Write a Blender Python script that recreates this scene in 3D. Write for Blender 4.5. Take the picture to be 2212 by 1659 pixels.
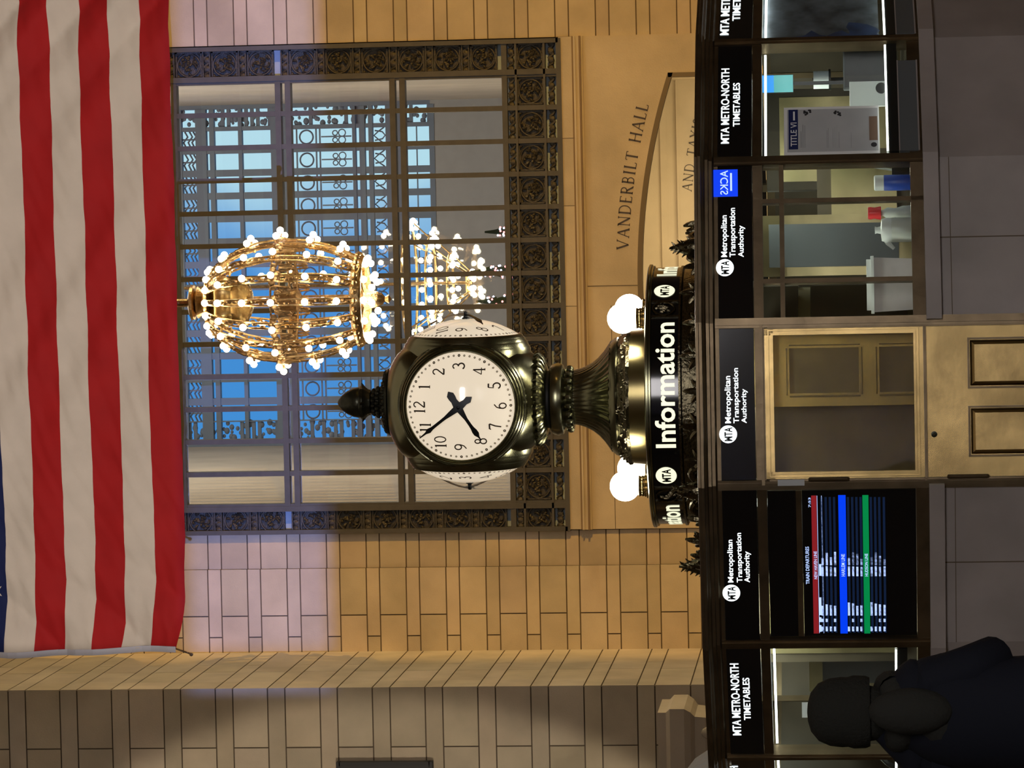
import bpy, math, random
from math import sin, cos, pi, radians as rad, sqrt
from mathutils import Vector, Matrix
random.seed(7)
S = bpy.context.scene
for o in list(bpy.data.objects): bpy.data.objects.remove(o)
C = S.collection

# ------------------------------------------------------------------ camera
F = 7373.; TH = math.atan(704 / F); PS = rad(2.8); RO = rad(.96); CZ = 1.6
cf = Vector((-sin(PS) * cos(TH), cos(PS) * cos(TH), sin(TH)))
cr = Vector((cos(PS), sin(PS), 0)); cu = cr.cross(cf)
CR = cos(RO) * cr - sin(RO) * cu; CU = sin(RO) * cr + cos(RO) * cu
cam = bpy.data.objects.new('camera', bpy.data.cameras.new('camera')); C.objects.link(cam)
cam.data.sensor_fit = 'HORIZONTAL'; cam.data.sensor_width = 36; cam.data.lens = F / 2212 * 36
cam.data.clip_start = .1; cam.data.clip_end = 400
mx = Matrix.Identity(3)
mx.col[0] = -CU; mx.col[1] = CR; mx.col[2] = -cf          # the phone was held sideways: world up is picture left
cam.matrix_world = Matrix.Translation((0, 0, CZ)) @ mx.to_4x4()
S.camera = cam

def ray(x, y): return cf * F + CR * (829.5 - y) - CU * (x - 1106)
def at(x, y, Y):
    d = ray(x, y); return Vector((0, 0, CZ)) + d * (Y / d.y)

# ------------------------------------------------------------------ world and exposure
w = bpy.data.worlds.new('sky'); S.world = w; w.use_nodes = True
nt = w.node_tree; bg = nt.nodes['Background']
tc = nt.nodes.new('ShaderNodeTexCoord'); nz = nt.nodes.new('ShaderNodeTexNoise'); nz.inputs['Scale'].default_value = 9
nz.inputs['Detail'].default_value = 3
rp = nt.nodes.new('ShaderNodeValToRGB'); rp.color_ramp.elements[0].position = .44; rp.color_ramp.elements[1].position = .62
rp.color_ramp.elements[0].color = (.07, .32, .80, 1); rp.color_ramp.elements[1].color = (.55, .85, 1, 1)
sx_ = nt.nodes.new('ShaderNodeSeparateXYZ'); mu = nt.nodes.new('ShaderNodeMath'); mu.operation = 'MULTIPLY_ADD'; mu.inputs[1].default_value = 5.5
nt.links.new(tc.outputs['Generated'], nz.inputs['Vector']); nt.links.new(tc.outputs['Generated'], sx_.inputs[0])
nt.links.new(sx_.outputs[0], mu.inputs[0]); nt.links.new(nz.outputs[0], mu.inputs[2]); nt.links.new(mu.outputs[0], rp.inputs[0])   # brighter cloud towards the right
nt.links.new(rp.outputs[0], bg.inputs[0]); bg.inputs[1].default_value = 1.0
S.view_settings.view_transform = 'Standard'; S.view_settings.look = 'None'
S.view_settings.gamma = 1; S.view_settings.use_curve_mapping = False; S.view_settings.exposure = 0.0

def light(name, kind, loc, aim, energy, col, **k):
    l = bpy.data.lights.new(name, kind); l.energy = energy; l.color = col
    for a, b in k.items(): setattr(l, a, b)
    o = bpy.data.objects.new(name, l); C.objects.link(o); o.location = loc
    o.rotation_euler = (Vector(aim) - Vector(loc)).to_track_quat('-Z', 'Y').to_euler(); return o
# added unseen floods: amber from right, cool stand-in for daylight from left (fixtures below)
AMB = Vector((22, 12, 2.6)); BLU = Vector((-5.0, -3, 1.1)); FLG = Vector((-3.2, 8, 1.7))
light('added_amber_flood', 'SPOT', AMB, (-1, 38, 5), 26500, (1, .54, .10), spot_size=rad(60), spot_blend=.3, shadow_soft_size=.03)
light('daylight_stand_in', 'SPOT', BLU, (-1, 38, 8.5), 50000, (.27, .38, 1), spot_size=rad(50), spot_blend=.3, shadow_soft_size=.008)
light('added_flag_flood', 'SPOT', FLG, (-.6, 30, 10), 14500, (1, .92, .90), spot_size=rad(42), spot_blend=.3, shadow_soft_size=.01)  # added to light the flag from the front
light('added_reveal_fill', 'SPOT', (28.5, 34, 8), (-5, 36.3, 6), 13500, (1, .82, .47), spot_size=rad(22), spot_blend=.5, shadow_soft_size=.5)  # added fill for the side face of the pier
light('added_pier_fill', 'SPOT', (-10.2, 19, 4.5), (-10.2, 35, 6.2), 3300, (1, .86, .66), spot_size=rad(37), spot_blend=.12, shadow_soft_size=.1)  # added fill aimed at the pier front
light('ceiling_glow', 'AREA', (0, 18, 20), (0, 18, 0), 400, (1, .85, .65), shape='RECTANGLE', size=20, size_y=24)
light('hall_fill_front', 'AREA', (3, -2, 4.4), (-1, 20, 1.5), 740, (1, .95, .95), shape='RECTANGLE', size=6, size_y=2.2)
light('gallery_glow', 'AREA', (-.7, 42, 13.5), (-.7, 42.5, 5), 420, (1, .9, .76), shape='RECTANGLE', size=4, size_y=5)
light('passage_glow', 'AREA', (-.7, 38.8, 2.9), (-.7, 41.5, 3.9), 85, (1, .78, .42), shape='RECTANGLE', size=3, size_y=2)

# ------------------------------------------------------------------ materials
def mat(name, col, rough=.6, metal=0, emit=None, es=1., var=0., scale=6., bump=0., bscale=40., tint=False, coat=0., trans=False, bdist=.01):
    m = bpy.data.materials.new(name); m.use_nodes = True
    n = m.node_tree.nodes; L = m.node_tree.links; b = n['Principled BSDF']
    b.inputs['Roughness'].default_value = rough; b.inputs['Metallic'].default_value = metal
    b.inputs['Coat Weight'].default_value = coat
    b.inputs['Base Color'].default_value = (*col, 1)
    if var or bump:
        t = n.new('ShaderNodeTexCoord')
    if var or tint:
        mix = n.new('ShaderNodeMix'); mix.data_type = 'RGBA'; mix.blend_type = 'MULTIPLY'
        mix.inputs[0].default_value = 1; mix.inputs[6].default_value = (*col, 1)
        if var:
            a = n.new('ShaderNodeTexNoise'); a.inputs['Scale'].default_value = scale; a.inputs['Detail'].default_value = 6
            r = n.new('ShaderNodeMapRange'); r.inputs[1].default_value = .3; r.inputs[2].default_value = .7
            r.inputs[3].default_value = 1 - var; r.inputs[4].default_value = 1 + var
            L.new(t.outputs['Object'], a.inputs['Vector']); L.new(a.outputs[0], r.inputs[0]); src = r.outputs[0]
            if tint:
                at_ = n.new('ShaderNodeAttribute'); at_.attribute_name = 'tint'
                mm = n.new('ShaderNodeMix'); mm.data_type = 'RGBA'; mm.blend_type = 'MULTIPLY'; mm.inputs[0].default_value = 1
                L.new(src, mm.inputs[6]); L.new(at_.outputs['Color'], mm.inputs[7]); src = mm.outputs[2]
            L.new(src, mix.inputs[7])
        L.new(mix.outputs[2], b.inputs['Base Color'])
    if bump:
        a = n.new('ShaderNodeTexNoise'); a.inputs['Scale'].default_value = bscale; a.inputs['Detail'].default_value = 5
        bb = n.new('ShaderNodeBump'); bb.inputs['Strength'].default_value = bump; bb.inputs['Distance'].default_value = bdist
        L.new(t.outputs['Object'], a.inputs['Vector']); L.new(a.outputs[0], bb.inputs['Height']); L.new(bb.outputs[0], b.inputs['Normal'])
    if emit:
        b.inputs['Emission Color'].default_value = (*emit, 1); b.inputs['Emission Strength'].default_value = es
    return m

def glass(name, fac=.07, tint=(.95, .97, .96), rough=.02):
    m = bpy.data.materials.new(name); m.use_nodes = True; n = m.node_tree.nodes; L = m.node_tree.links
    for x in list(n): n.remove(x)
    o = n.new('ShaderNodeOutputMaterial'); mi = n.new('ShaderNodeMixShader'); t = n.new('ShaderNodeBsdfTransparent')
    g = n.new('ShaderNodeBsdfGlossy'); t.inputs[0].default_value = (*tint, 1); g.inputs['Roughness'].default_value = rough
    mi.inputs[0].default_value = fac
    L.new(t.outputs[0], mi.inputs[1]); L.new(g.outputs[0], mi.inputs[2]); L.new(mi.outputs[0], o.inputs[0]); return m

M = dict(
 stone=mat('limestone', (.50, .42, .31), .8, var=.13, scale=2.2, bump=.25, bscale=60, tint=True),
 stone_plain=mat('limestone_plain', (.50, .42, .31), .8, var=.12, scale=1.6, bump=.2, bscale=60),
 joint=mat('mortar', (.12, .09, .06), .9),
 marble=mat('grey_marble', (.30, .265, .25), .42, var=.16, scale=2.5, bump=.1, bscale=12),
 frame=mat('window_iron', (.082, .075, .062), .55, .35, var=.12, scale=9),
 relief=mat('relief_iron', (.06, .054, .044), .5, .4, var=.25, scale=30, bump=.6, bscale=70),
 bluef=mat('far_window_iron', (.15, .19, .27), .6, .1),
 plaster=mat('gallery_plaster', (.52, .46, .40), .85, var=.1, scale=1.5),
 greyw=mat('gallery_wall', (.32, .32, .34), .8, var=.06),
 brass=mat('aged_brass', (.46, .33, .14), .27, 1, var=.3, scale=4, bump=.08, bscale=12),
 dbrass=mat('dark_bronze', (.13, .095, .055), .36, .85, var=.25, scale=7, bump=.1, bscale=30),
 clockm=mat('clock_brass', (.23, .225, .14), .24, 1, var=.2, scale=5, bump=.06, bscale=9),
 clockd=mat('clock_dark_bronze', (.15, .13, .08), .22, 1, var=.3, scale=12, bump=.5, bscale=55),
 acorn=mat('acorn_bronze', (.05, .05, .035), .3, .8, var=.35, scale=14, bump=.3, bscale=30),
 opal=mat('opal_glass', (.72, .68, .60), .12, emit=(1, .84, .62), es=.66, var=.06, scale=4, coat=.5),
 ink=mat('numeral_ink', (.05, .035, .025), .5),
 hand=mat('clock_hand', (.01, .013, .016), .35, .3),
 lamp=mat('lamp_globe', (.9, .9, .85), .3, emit=(1, .93, .78), es=22),
 bulb=mat('bulb', (.9, .9, .85), .3, emit=(1, .86, .62), es=26),
 gold=mat('gilt', (.58, .40, .19), .28, 1, var=.35, scale=20, bump=.5, bscale=50),
 dgold=mat('gilt_dark', (.30, .19, .09), .4, .9, var=.4, scale=30, bump=.6, bscale=60),
 red=mat('flag_red', (.275, .009, .009), .75, var=.08, scale=3, bump=.12, bscale=18, bdist=.02),
 white=mat('flag_white', (.46, .39, .31), .75, var=.06, scale=3, bump=.12, bscale=18, bdist=.02),
 navy=mat('flag_navy', (.008, .012, .05), .75),
 hem=mat('flag_hem', (.40, .38, .40), .8),
 black=mat('black_glass', (.004, .004, .005), .12),
 letter=mat('lit_letter', (.9, .9, .9), .4, emit=(.86, .97, 1), es=2.2),
 cream=mat('cream_lit_letter', (.9, .9, .8), .4, emit=(1, 1, .70), es=.95),
 strip=mat('light_strip', (1, 1, 1), .4, emit=(.93, 1, .93), es=5),
 glass=glass('window_glass_pane', .06), bglass=glass('booth_glass', .06), dglass=glass('door_glass', .13, (.8, .8, .72), .03),
 dark=mat('dark_lining', (.012, .012, .012), .6), cab=mat('cabinet_bronze', (.045, .035, .022), .45, .5, var=.2, scale=5),
 cabl=mat('cabinet_light', (.30, .25, .13), .3, .9, var=.35, scale=3),
 fog=mat('grey_panel', (.09, .10, .105), .5),
 wht=mat('white_plastic', (.72, .74, .72), .4), clear=mat('milky_plastic', (.55, .57, .52), .35),
 rd=mat('red_plastic', (.75, .03, .04), .35), bl=mat('blue_label', (.02, .07, .42), .4), yel=mat('yellow_card', (.75, .72, .40), .6),
 paper=mat('paper', (.44, .46, .47), .7, var=.05, scale=8), paperw=mat('white_paper', (.78, .80, .80), .7),
 navyp=mat('poster_navy', (.01, .02, .10), .5), brownp=mat('poster_brown', (.20, .13, .09), .6), inkp=mat('poster_ink', (.03, .03, .035), .6),
 bp=mat('blackplastic', (.008, .009, .009), .3), tint=mat('map_print', (.12, .14, .17), .5, var=.6, scale=9),
 mapb=mat('map_blue', (.03, .06, .16), .5, var=.4, scale=12),
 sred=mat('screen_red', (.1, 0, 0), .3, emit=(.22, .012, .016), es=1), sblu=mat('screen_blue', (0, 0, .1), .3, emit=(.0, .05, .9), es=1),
 sgrn=mat('screen_green', (0, .1, 0), .3, emit=(.0, .22, .06), es=1), swht=mat('screen_text', (.1, .1, .2), .3, emit=(.45, .6, 1), es=1.3),
 snav=mat('screen_row', (0, 0, .02), .3, emit=(.004, .012, .035), es=1), sblk=mat('screen_black', (.003, .003, .004), .2),
 cyan=mat('tablet_blue', (0, .1, .3), .3, emit=(.05, .35, .95), es=1.1), teal=mat('tablet_teal', (0, .2, .2), .3, emit=(.16, .50, .50), es=.9),
 hat=mat('black_knit', (.017, .017, .014), .95, bump=.8, bscale=90), coat=mat('charcoal_wool', (.021, .021, .018), .95, bump=.6, bscale=60),
 coatn=mat('navy_coat', (.008, .009, .014), .85, bump=.3, bscale=25), skin=mat('skin', (.45, .28, .2), .5), trous=mat('dark_trousers', (.012, .012, .014), .8),
 boot=mat('black_boot', (.01, .01, .01), .5), tent=mat('white_ribbed_fabric', (.55, .57, .55), .8),
 floor=mat('marble_floor', (.30, .26, .21), .3, var=.1, scale=1), leaf=mat('fir_green', (.02, .045, .02), .8),
 pink=mat('pink_bulb', (1, .4, .4), .3, emit=(1, .30, .30), es=3), lbulb=mat('blue_white_bulb', (.7, .7, 1), .3, emit=(.75, .75, 1), es=3),
 banner=mat('dark_banner', (.02, .018, .018), .6),
)

for k_ in ('red', 'white', 'navy', 'hat', 'coat', 'coatn'): M[k_].node_tree.nodes['Principled BSDF'].inputs['Specular IOR Level'].default_value = .12

# ------------------------------------------------------------------ mesh builder
class MB:
    def __init__(s, T=None): s.v = []; s.f = []; s.mi = []; s.T = T or Matrix(); s.m = 0; s.tint = []; s.t = 1.
    def add(s, vs, fs):
        k = len(s.v); s.v += [s.T @ Vector(p) for p in vs]
        for f in fs: s.f.append([k + i for i in f]); s.mi.append(s.m); s.tint.append(s.t)
        return s
    def box(s, x0, x1, y0, y1, z0, z1):
        return s.add([(x, y, z) for z in (z0, z1) for x, y in ((x0, y0), (x1, y0), (x1, y1), (x0, y1))],
              [(3, 2, 1, 0), (4, 5, 6, 7), (0, 1, 5, 4), (1, 2, 6, 5), (2, 3, 7, 6), (3, 0, 4, 7)])
    def lathe(s, prof, n=32, Tm=None, cap=True, rf=None, a0=0, a1=2 * pi):
        Tm = Tm or Matrix(); full = abs(a1 - a0 - 2 * pi) < 1e-6; m = n if full else n + 1; vs = []; fs = []
        for j, (r, z) in enumerate(prof):
            for i in range(m):
                a = a0 + (a1 - a0) * i / n; q = rf(a, r, z) if rf else r
                vs.append(Tm @ Vector((q * cos(a), q * sin(a), z)))
        for j in range(len(prof) - 1):
            for i in range(n):
                i2 = (i + 1) % m; fs.append((j * m + i, j * m + i2, (j + 1) * m + i2, (j + 1) * m + i))
        if cap and full:
            if prof[0][0] > 1e-5: fs.append(tuple(reversed(range(m))))
            if prof[-1][0] > 1e-5: fs.append(tuple((len(prof) - 1) * m + i for i in range(m)))
        return s.add(vs, fs)
    def sphere(s, c, r, n=12, sc=(1, 1, 1)):
        c = Vector(c); h = max(4, n // 2)
        pr = [(r * sin(pi * j / h) + 1e-6, -r * cos(pi * j / h)) for j in range(h + 1)]
        return s.lathe(pr, n, Matrix.Translation(c) @ Matrix.Diagonal((*sc, 1)), cap=False)
    def tube(s, pts, r, n=8, cap=True):
        pts = [Vector(p) for p in pts]; vs = []; fs = []; N = len(pts); up = None
        for i, p in enumerate(pts):
            d = (pts[min(i + 1, N - 1)] - pts[max(i - 1, 0)]).normalized()
            if up is None: up = d.orthogonal().normalized()
            up = (up - d * up.dot(d)).normalized(); b = d.cross(up); q = r[i] if isinstance(r, (list, tuple)) else r
            for k in range(n): a = 2 * pi * k / n; vs.append(p + (up * cos(a) + b * sin(a)) * q)
        for i in range(N - 1):
            for k in range(n): k2 = (k + 1) % n; fs.append((i * n + k, i * n + k2, (i + 1) * n + k2, (i + 1) * n + k))
        if cap: fs.append(tuple(reversed(range(n)))); fs.append(tuple((N - 1) * n + k for k in range(n)))
        return s.add(vs, fs)
    def ribbon(s, pts, wd, fn=None, close=False, th=0.):
        """flat stroke in xz plane; fn maps (u,v)->3D"""
        fn = fn or (lambda u, v: (u, 0, v)); P = [Vector(p) for p in pts]; N = len(P); vs = []; fs = []
        for i, p in enumerate(P):
            a = P[max(i - 1, 0)] if not close else P[i - 1]; b = P[min(i + 1, N - 1)] if not close else P[(i + 1) % N]
            d = (b - a).normalized(); nn = Vector((-d.y, d.x)); q = (wd[i] if isinstance(wd, (list, tuple)) else wd) / 2
            vs.append(fn(*(p + nn * q))); vs.append(fn(*(p - nn * q)))
        for i in range(N if close else N - 1):
            j = (i + 1) % N; fs.append((2 * i, 2 * j, 2 * j + 1, 2 * i + 1))
        return s.add(vs, fs)
    def prism(s, poly, y0, y1):
        n = len(poly); vs = [(u, y0, z) for u, z in poly] + [(u, y1, z) for u, z in poly]
        fs = [tuple(range(n)), tuple(reversed(range(n, 2 * n)))] + [(i, i + n, (i + 1) % n + n, (i + 1) % n) for i in range(n)]
        return s.add(vs, fs)
    def data(s, name, mats, sharp=38):
        me = bpy.data.meshes.new(name); me.from_pydata([tuple(p) for p in s.v], [], s.f)
        for m in (mats if isinstance(mats, (list, tuple)) else [mats]): me.materials.append(m)
        me.polygons.foreach_set('material_index', s.mi)
        if any(t != 1. for t in s.tint):
            ca = me.color_attributes.new('tint', 'FLOAT_COLOR', 'CORNER')
            for p, t in zip(me.polygons, s.tint):
                tt = t if isinstance(t, tuple) else (t, t, t)
                for li in p.loop_indices: ca.data[li].color = (*tt, 1)
        me.update(); me.polygons.foreach_set('use_smooth', [True] * len(me.polygons)); me.set_sharp_from_angle(angle=rad(sharp))
        return me
    def build(s, name, mats, parent=None, sharp=38):
        return link(name, s.data(name, mats, sharp), parent)

def link(name, me, parent=None, loc=None, rz=0):
    o = bpy.data.objects.new(name, me); C.objects.link(o); o.parent = parent
    if loc is not None: o.location = loc
    if rz: o.rotation_euler.z = rz
    return o
def tag(o, label, cat, group=None):
    o['label'] = label; o['category'] = cat
    if group: o['group'] = group
    return o
def thing(name, label, cat, loc=(0, 0, 0), rz=0, group=None):
    return tag(link(name, None, None, loc, rz), label, cat, group)
def struct(o, label=None):
    o['kind'] = 'structure'
    if label: o['label'] = label
    return o
def dup(root, loc, rz=None, label=None):
    r = root.copy(); C.objects.link(r); r.location = loc
    if rz is not None: r.rotation_euler.z = rz
    if label: r['label'] = label
    for ch in list(root.children):
        c = ch.copy(); C.objects.link(c); c.parent = r
        for g in list(ch.children): d = g.copy(); C.objects.link(d); d.parent = c
    return r

def text(mb, s, x0, x1, z0, z1, fn, bold=.0, mirror=False):
    """sans lettering: fits the string in the box x0..x1, baseline z0, height to z1 (cap height)"""
    cu_ = bpy.data.curves.new('t', 'FONT'); cu_.body = s; cu_.offset = bold; cu_.resolution_u = 3
    ob = bpy.data.objects.new('t', cu_); C.objects.link(ob); bpy.context.view_layer.update()
    me = bpy.data.meshes.new_from_object(ob.evaluated_get(bpy.context.evaluated_depsgraph_get()))
    xs = [v.co.x for v in me.vertices]; a, b = min(xs), max(xs); H = .729
    out = []
    for v in me.vertices:
        u = (v.co.x - a) / (b - a)
        if mirror: u = 1 - u
        out.append(fn(x0 + u * (x1 - x0), z0 + v.co.y / H * (z1 - z0)))
    mb.add(out, [tuple(p.vertices) for p in me.polygons])
    bpy.data.objects.remove(ob); bpy.data.curves.remove(cu_); bpy.data.meshes.remove(me)

# stroke glyphs: (points, width factor)
def arc(cx, cy, rx, ry, a, b, n=14): return [(cx + rx * cos(rad(a + (b - a) * i / n)), cy + ry * sin(rad(a + (b - a) * i / n))) for i in range(n + 1)]
T1, T2 = .10, .045
GL = {
 '0': (.56, [(arc(.28, .5, .24, .49, 0, 360, 24), T2 * 1.3)]),
 '1': (.34, [([(.17, 0), (.17, 1)], T1 * .8), ([(.05, .01), (.29, .01)], T2), ([(.17, .97), (.04, .88)], T2)]),
 '2': (.56, [(arc(.27, .74, .21, .25, 165, -35) + [(.04, .04)], T2 * 1.4), ([(.04, .04), (.52, .04)], T1 * .8), ([(.5, .04), (.53, .16)], T2)]),
 '3': (.52, [(arc(.24, .76, .19, .23, 155, -90), T2 * 1.4), (arc(.24, .27, .24, .26, 90, -155), T2 * 1.6)]),
 '4': (.6, [([(.42, 0), (.42, 1)], T1 * .7), ([(.42, 1), (.02, .3)], T2), ([(.02, .3), (.58, .3)], T2), ([(.33, .01), (.52, .01)], T2)]),
 '5': (.54, [([(.47, .98), (.13, .98)], T1 * .8), ([(.13, .98), (.09, .53)], T2), (arc(.25, .3, .24, .29, 115, -155), T2 * 1.6)]),
 '6': (.54, [(arc(.27, .29, .22, .28, 0, 360, 20), T2 * 1.4), ([(.05, .32), (.08, .55), (.18, .8), (.42, .99)], T2 * 1.3)]),
 '7': (.54, [([(.04, .97), (.5, .97)], T1 * .8), ([(.04, .97), (.03, .84)], T2), ([(.5, .97), (.3, .5), (.2, 0)], T2 * 1.5)]),
 '8': (.54, [(arc(.27, .76, .17, .22, 0, 360, 18), T2 * 1.4), (arc(.27, .28, .22, .26, 0, 360, 20), T2 * 1.4)]),
 '9': (.54, [(arc(.27, .71, .22, .28, 0, 360, 20), T2 * 1.4), ([(.49, .68), (.46, .45), (.36, .2), (.12, .01)], T2 * 1.3)]),
 'V': (.84, [([(.06, 1), (.42, 0)], T1), ([(.42, 0), (.76, 1)], T2), ([(-.02, 1), (.2, 1)], T2), ([(.66, 1), (.86, 1)], T2)]),
 'A': (.84, [([(.08, 0), (.42, 1)], T2), ([(.42, 1), (.76, 0)], T1), ([(.2, .36), (.62, .36)], T2), ([(-.02, 0), (.18, 0)], T2), ([(.64, 0), (.86, 0)], T2)]),
 'N': (.86, [([(.14, 0), (.14, 1)], T2), ([(.12, 1), (.74, 0)], T1), ([(.74, 0), (.74, 1)], T2), ([(.04, 0), (.26, 0)], T2), ([(0, 1), (.16, 1)], T2), ([(.64, 1), (.84, 1)], T2)]),
 'D': (.82, [([(.14, 0), (.14, 1)], T1), ([(.04, 1), (.35, 1)] + arc(.35, .5, .4, .5, 90, -90) + [(.04, 0)], T2 * 1.3)]),
 'E': (.6, [([(.14, 0), (.14, 1)], T1), ([(.04, 1), (.52, 1)], T2), ([(.52, 1), (.52, .88)], T2), ([(.14, .52), (.44, .52)], T2), ([(.04, 0), (.54, 0)], T2), ([(.54, 0), (.56, .13)], T2)]),
 'R': (.74, [([(.14, 0), (.14, 1)], T1), ([(.04, 1), (.3, 1)] + arc(.3, .76, .24, .24, 90, -90) + [(.14, .52)], T2 * 1.3), ([(.3, .52), (.66, 0)], T1), ([(.04, 0), (.26, 0)], T2), ([(.6, 0), (.76, 0)], T2)]),
 'B': (.66, [([(.14, 0), (.14, 1)], T1), ([(.04, 1), (.3, 1)] + arc(.3, .77, .2, .23, 90, -90) + [(.14, .54)], T2 * 1.3), ([(.14, .54), (.3, .54)] + arc(.3, .27, .26, .27, 90, -90) + [(.04, 0)], T2 * 1.3)]),
 'I': (.32, [([(.16, 0), (.16, 1)], T1), ([(.05, 0), (.27, 0)], T2), ([(.05, 1), (.27, 1)], T2)]),
 'L': (.6, [([(.14, 0), (.14, 1)], T1), ([(.04, 1), (.24, 1)], T2), ([(.04, 0), (.54, 0)], T2), ([(.54, 0), (.57, .16)], T2)]),
 'T': (.7, [([(.35, 0), (.35, 1)], T1), ([(.02, 1), (.68, 1)], T2), ([(.02, 1), (.0, .86)], T2), ([(.68, 1), (.7, .86)], T2), ([(.25, 0), (.45, 0)], T2)]),
 'H': (.86, [([(.14, 0), (.14, 1)], T1), ([(.72, 0), (.72, 1)], T1), ([(.14, .52), (.72, .52)], T2), ([(.04, 0), (.24, 0)], T2), ([(.04, 1), (.24, 1)], T2), ([(.62, 0), (.82, 0)], T2), ([(.62, 1), (.82, 1)], T2)]),
 'X': (.8, [([(.08, 1), (.72, 0)], T1), ([(.68, 1), (.1, 0)], T2), ([(-.02, 1), (.2, 1)], T2), ([(.58, 1), (.78, 1)], T2), ([(0, 0), (.2, 0)], T2), ([(.62, 0), (.84, 0)], T2)]),
 'S': (.6, [(arc(.3, .75, .2, .24, 30, 270, 14)[:] + arc(.3, .26, .22, .25, 90, -150, 14), T2 * 1.6)]),
 ' ': (.55, []),
}
def glyphs(mb, s, h, fn, gap=.13, wk=1.):
    """fn(u,v): u along the line in metres from its middle"""
    W = sum(GL[c][0] + gap for c in s) * h - gap * h; u = -W / 2
    for c in s:
        wd, st = GL[c]
        for pts, t in st: mb.ribbon([(u + p[0] * h, p[1] * h) for p in pts], t * h * wk, fn)
        u += (wd + gap) * h
    return W

# ------------------------------------------------------------------ the setting: shell
def plane_box(name, b, m, label=None):
    return struct(MB().box(*b).build(name, m), label)
plane_box('floor', (-30, 30, -4.3, 60, -.2, 0), M['floor'])
plane_box('ceiling', (-30, 30, -4.3, 38.3, 22, 22.3), M['stone_plain'])
plane_box('wall_left', (-30.3, -30, -4.3, 38.3, 0, 22), M['stone_plain'])
plane_box('wall_right', (30, 30.3, -4.3, 38.3, 0, 22), M['stone_plain'])
plane_box('wall_front', (-30, 30, -4.3, -4, 0, 22), M['stone_plain'])

YW = 38.
def courses(mb, a0, a1, z0, z1, zref, big, small, put, jb=(), js=(), g=.007, amp=.09):
    """alternating tall and low stone courses. put(a0,a1,z0,z1) adds one block"""
    P = big + small; k = math.floor((z0 - zref) / P) - 1; z = zref + k * P
    while z < z1:
        for h, js_ in ((big, jb), (small, js)):   # going up: tall course, then low course
            lo, hi = max(z, z0), min(z + h, z1)
            if hi - lo > .02:
                cuts = [a0] + sorted(j for j in js_ if a0 + .03 < j < a1 - .03) + [a1]
                for c0, c1 in zip(cuts, cuts[1:]):
                    v = 1 + random.uniform(-amp, amp); mb.t = (v * random.uniform(.985, 1.02), v, v * random.uniform(.96, 1.03))
                    put(c0 + (g if c0 > a0 else 0), c1 - (g if c1 < a1 else 0), lo + g, hi - g)
            z += h
# back wall
xs0, xs1 = -4.86, -3.909                       # pier corner, small step beside the window
wx0, wx1, wz0 = -3.513, 1.985, 4.637           # iron window frame
wzt = 11.3
zr = at(706, 1279, YW).z                        # top of a low course
PB, PSM = .3014, .151
zref = zr - PB - PSM
mb = MB()
fr = lambda y: (lambda a, b, c, d: mb.box(a, b, y, YW + .3, c, d))
courses(mb, xs0, xs1, 0, 22, zref, PB, PSM, fr(YW), (-4.44,), (-4.68,))
courses(mb, xs1, wx0, 0, 22, zref, PB, PSM, fr(YW + .05))
courses(mb, 2.0, 5.2, 0, 22, zref, PB, PSM, fr(YW + .02), (2.62, 4.0), (3.0, 4.6))
courses(mb, wx0, 2.0, wzt, 22, zref, PB, PSM, fr(YW + .05), (-2.2, -.4), (-1.5, .6))
mb.m = 1; mb.t = 1.01
for x0, x1, y in ((xs0 - .3, xs1, YW + .014), (xs1, wx0, YW + .064), (2.0, 30, YW + .034)): mb.box(x0, x1, y, YW + .29, 0, 22)
mb.box(wx0, 2.0, YW + .064, YW + .29, wzt, 22)
mb.m = 0; mb.t = 1.02
mb.box(-30, xs0 - .3, YW, YW + .3, 0, 22); mb.box(5.2, 30, YW - .5, YW + .3, 0, 22)
struct(mb.build('wall_back', [M['stone'], M['joint']]), 'amber lit wall of limestone blocks in alternating courses around the tall window')

# plain band below the window, moulding, and arched panel
mb = MB(); mb.t = 1.01
band = [(-3.5, -2.3), (-2.3, -1.0), (-1.0, .12), (.12, .87), (.87, 2.0)]
zb1, zb0 = at(1205, 100, YW).z, at(1240, 300, YW).z
for i, (a, b) in enumerate(band):
    mb.t = 1 + .05 * (i % 3 - 1); mb.box(a + .003, b - .003, YW - .03, YW + .3, zb0, zb1 - .005)
mb.m = 1; mb.box(-3.5, 2.0, YW - .02, YW + .28, zb0, zb1 - .006); mb.m = 0; mb.t = 1.01
# arch ring: fan between arc and panel top
XC, HW, ZT = -.75, 2.32, 3.80; RA = 7.27
def arcz(x): return ZT - RA + sqrt(RA * RA - (x - XC) ** 2)
ztop = at(1262, 300, YW).z
def arch_panel(mb, y0, y1, x0, x1, c, hw, zfn, zt, seams=()):
    N = 24; xs = [c - hw + 2 * hw * i / N for i in range(N + 1)]
    for a, b in zip(xs, xs[1:]):
        za, zb = zfn(a), zfn(b)
        mb.add([(a, y0, za), (b, y0, zb), (b, y0, zt), (a, y0, zt), (a, y1, za), (b, y1, zb)], [(0, 1, 2, 3), (0, 4, 5, 1)])
    mb.box(x0, c - hw, y0, y1, 0, zt); mb.box(c + hw, x1, y0, y1, 0, zt)
arch_panel(mb, YW - .01, YW + .2, -3.5, 2.0, XC, HW, arcz, ztop)
mb.box(-3.5, 2.0, YW + .02, YW + .55, ztop - .02, zb0 + .02)
mb.m = 1
for x in (-.78,): mb.box(x - .004, x + .004, YW - .013, YW, arcz(x), ztop)
mb.box(-3.5, -1.0, YW - .013, YW, 4.10, 4.107)
struct(mb.build('wall_back_panel', [M['stone'], M['joint']]), 'smooth stone panel under the window with the arched passage opening')
mb = MB()
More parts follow.
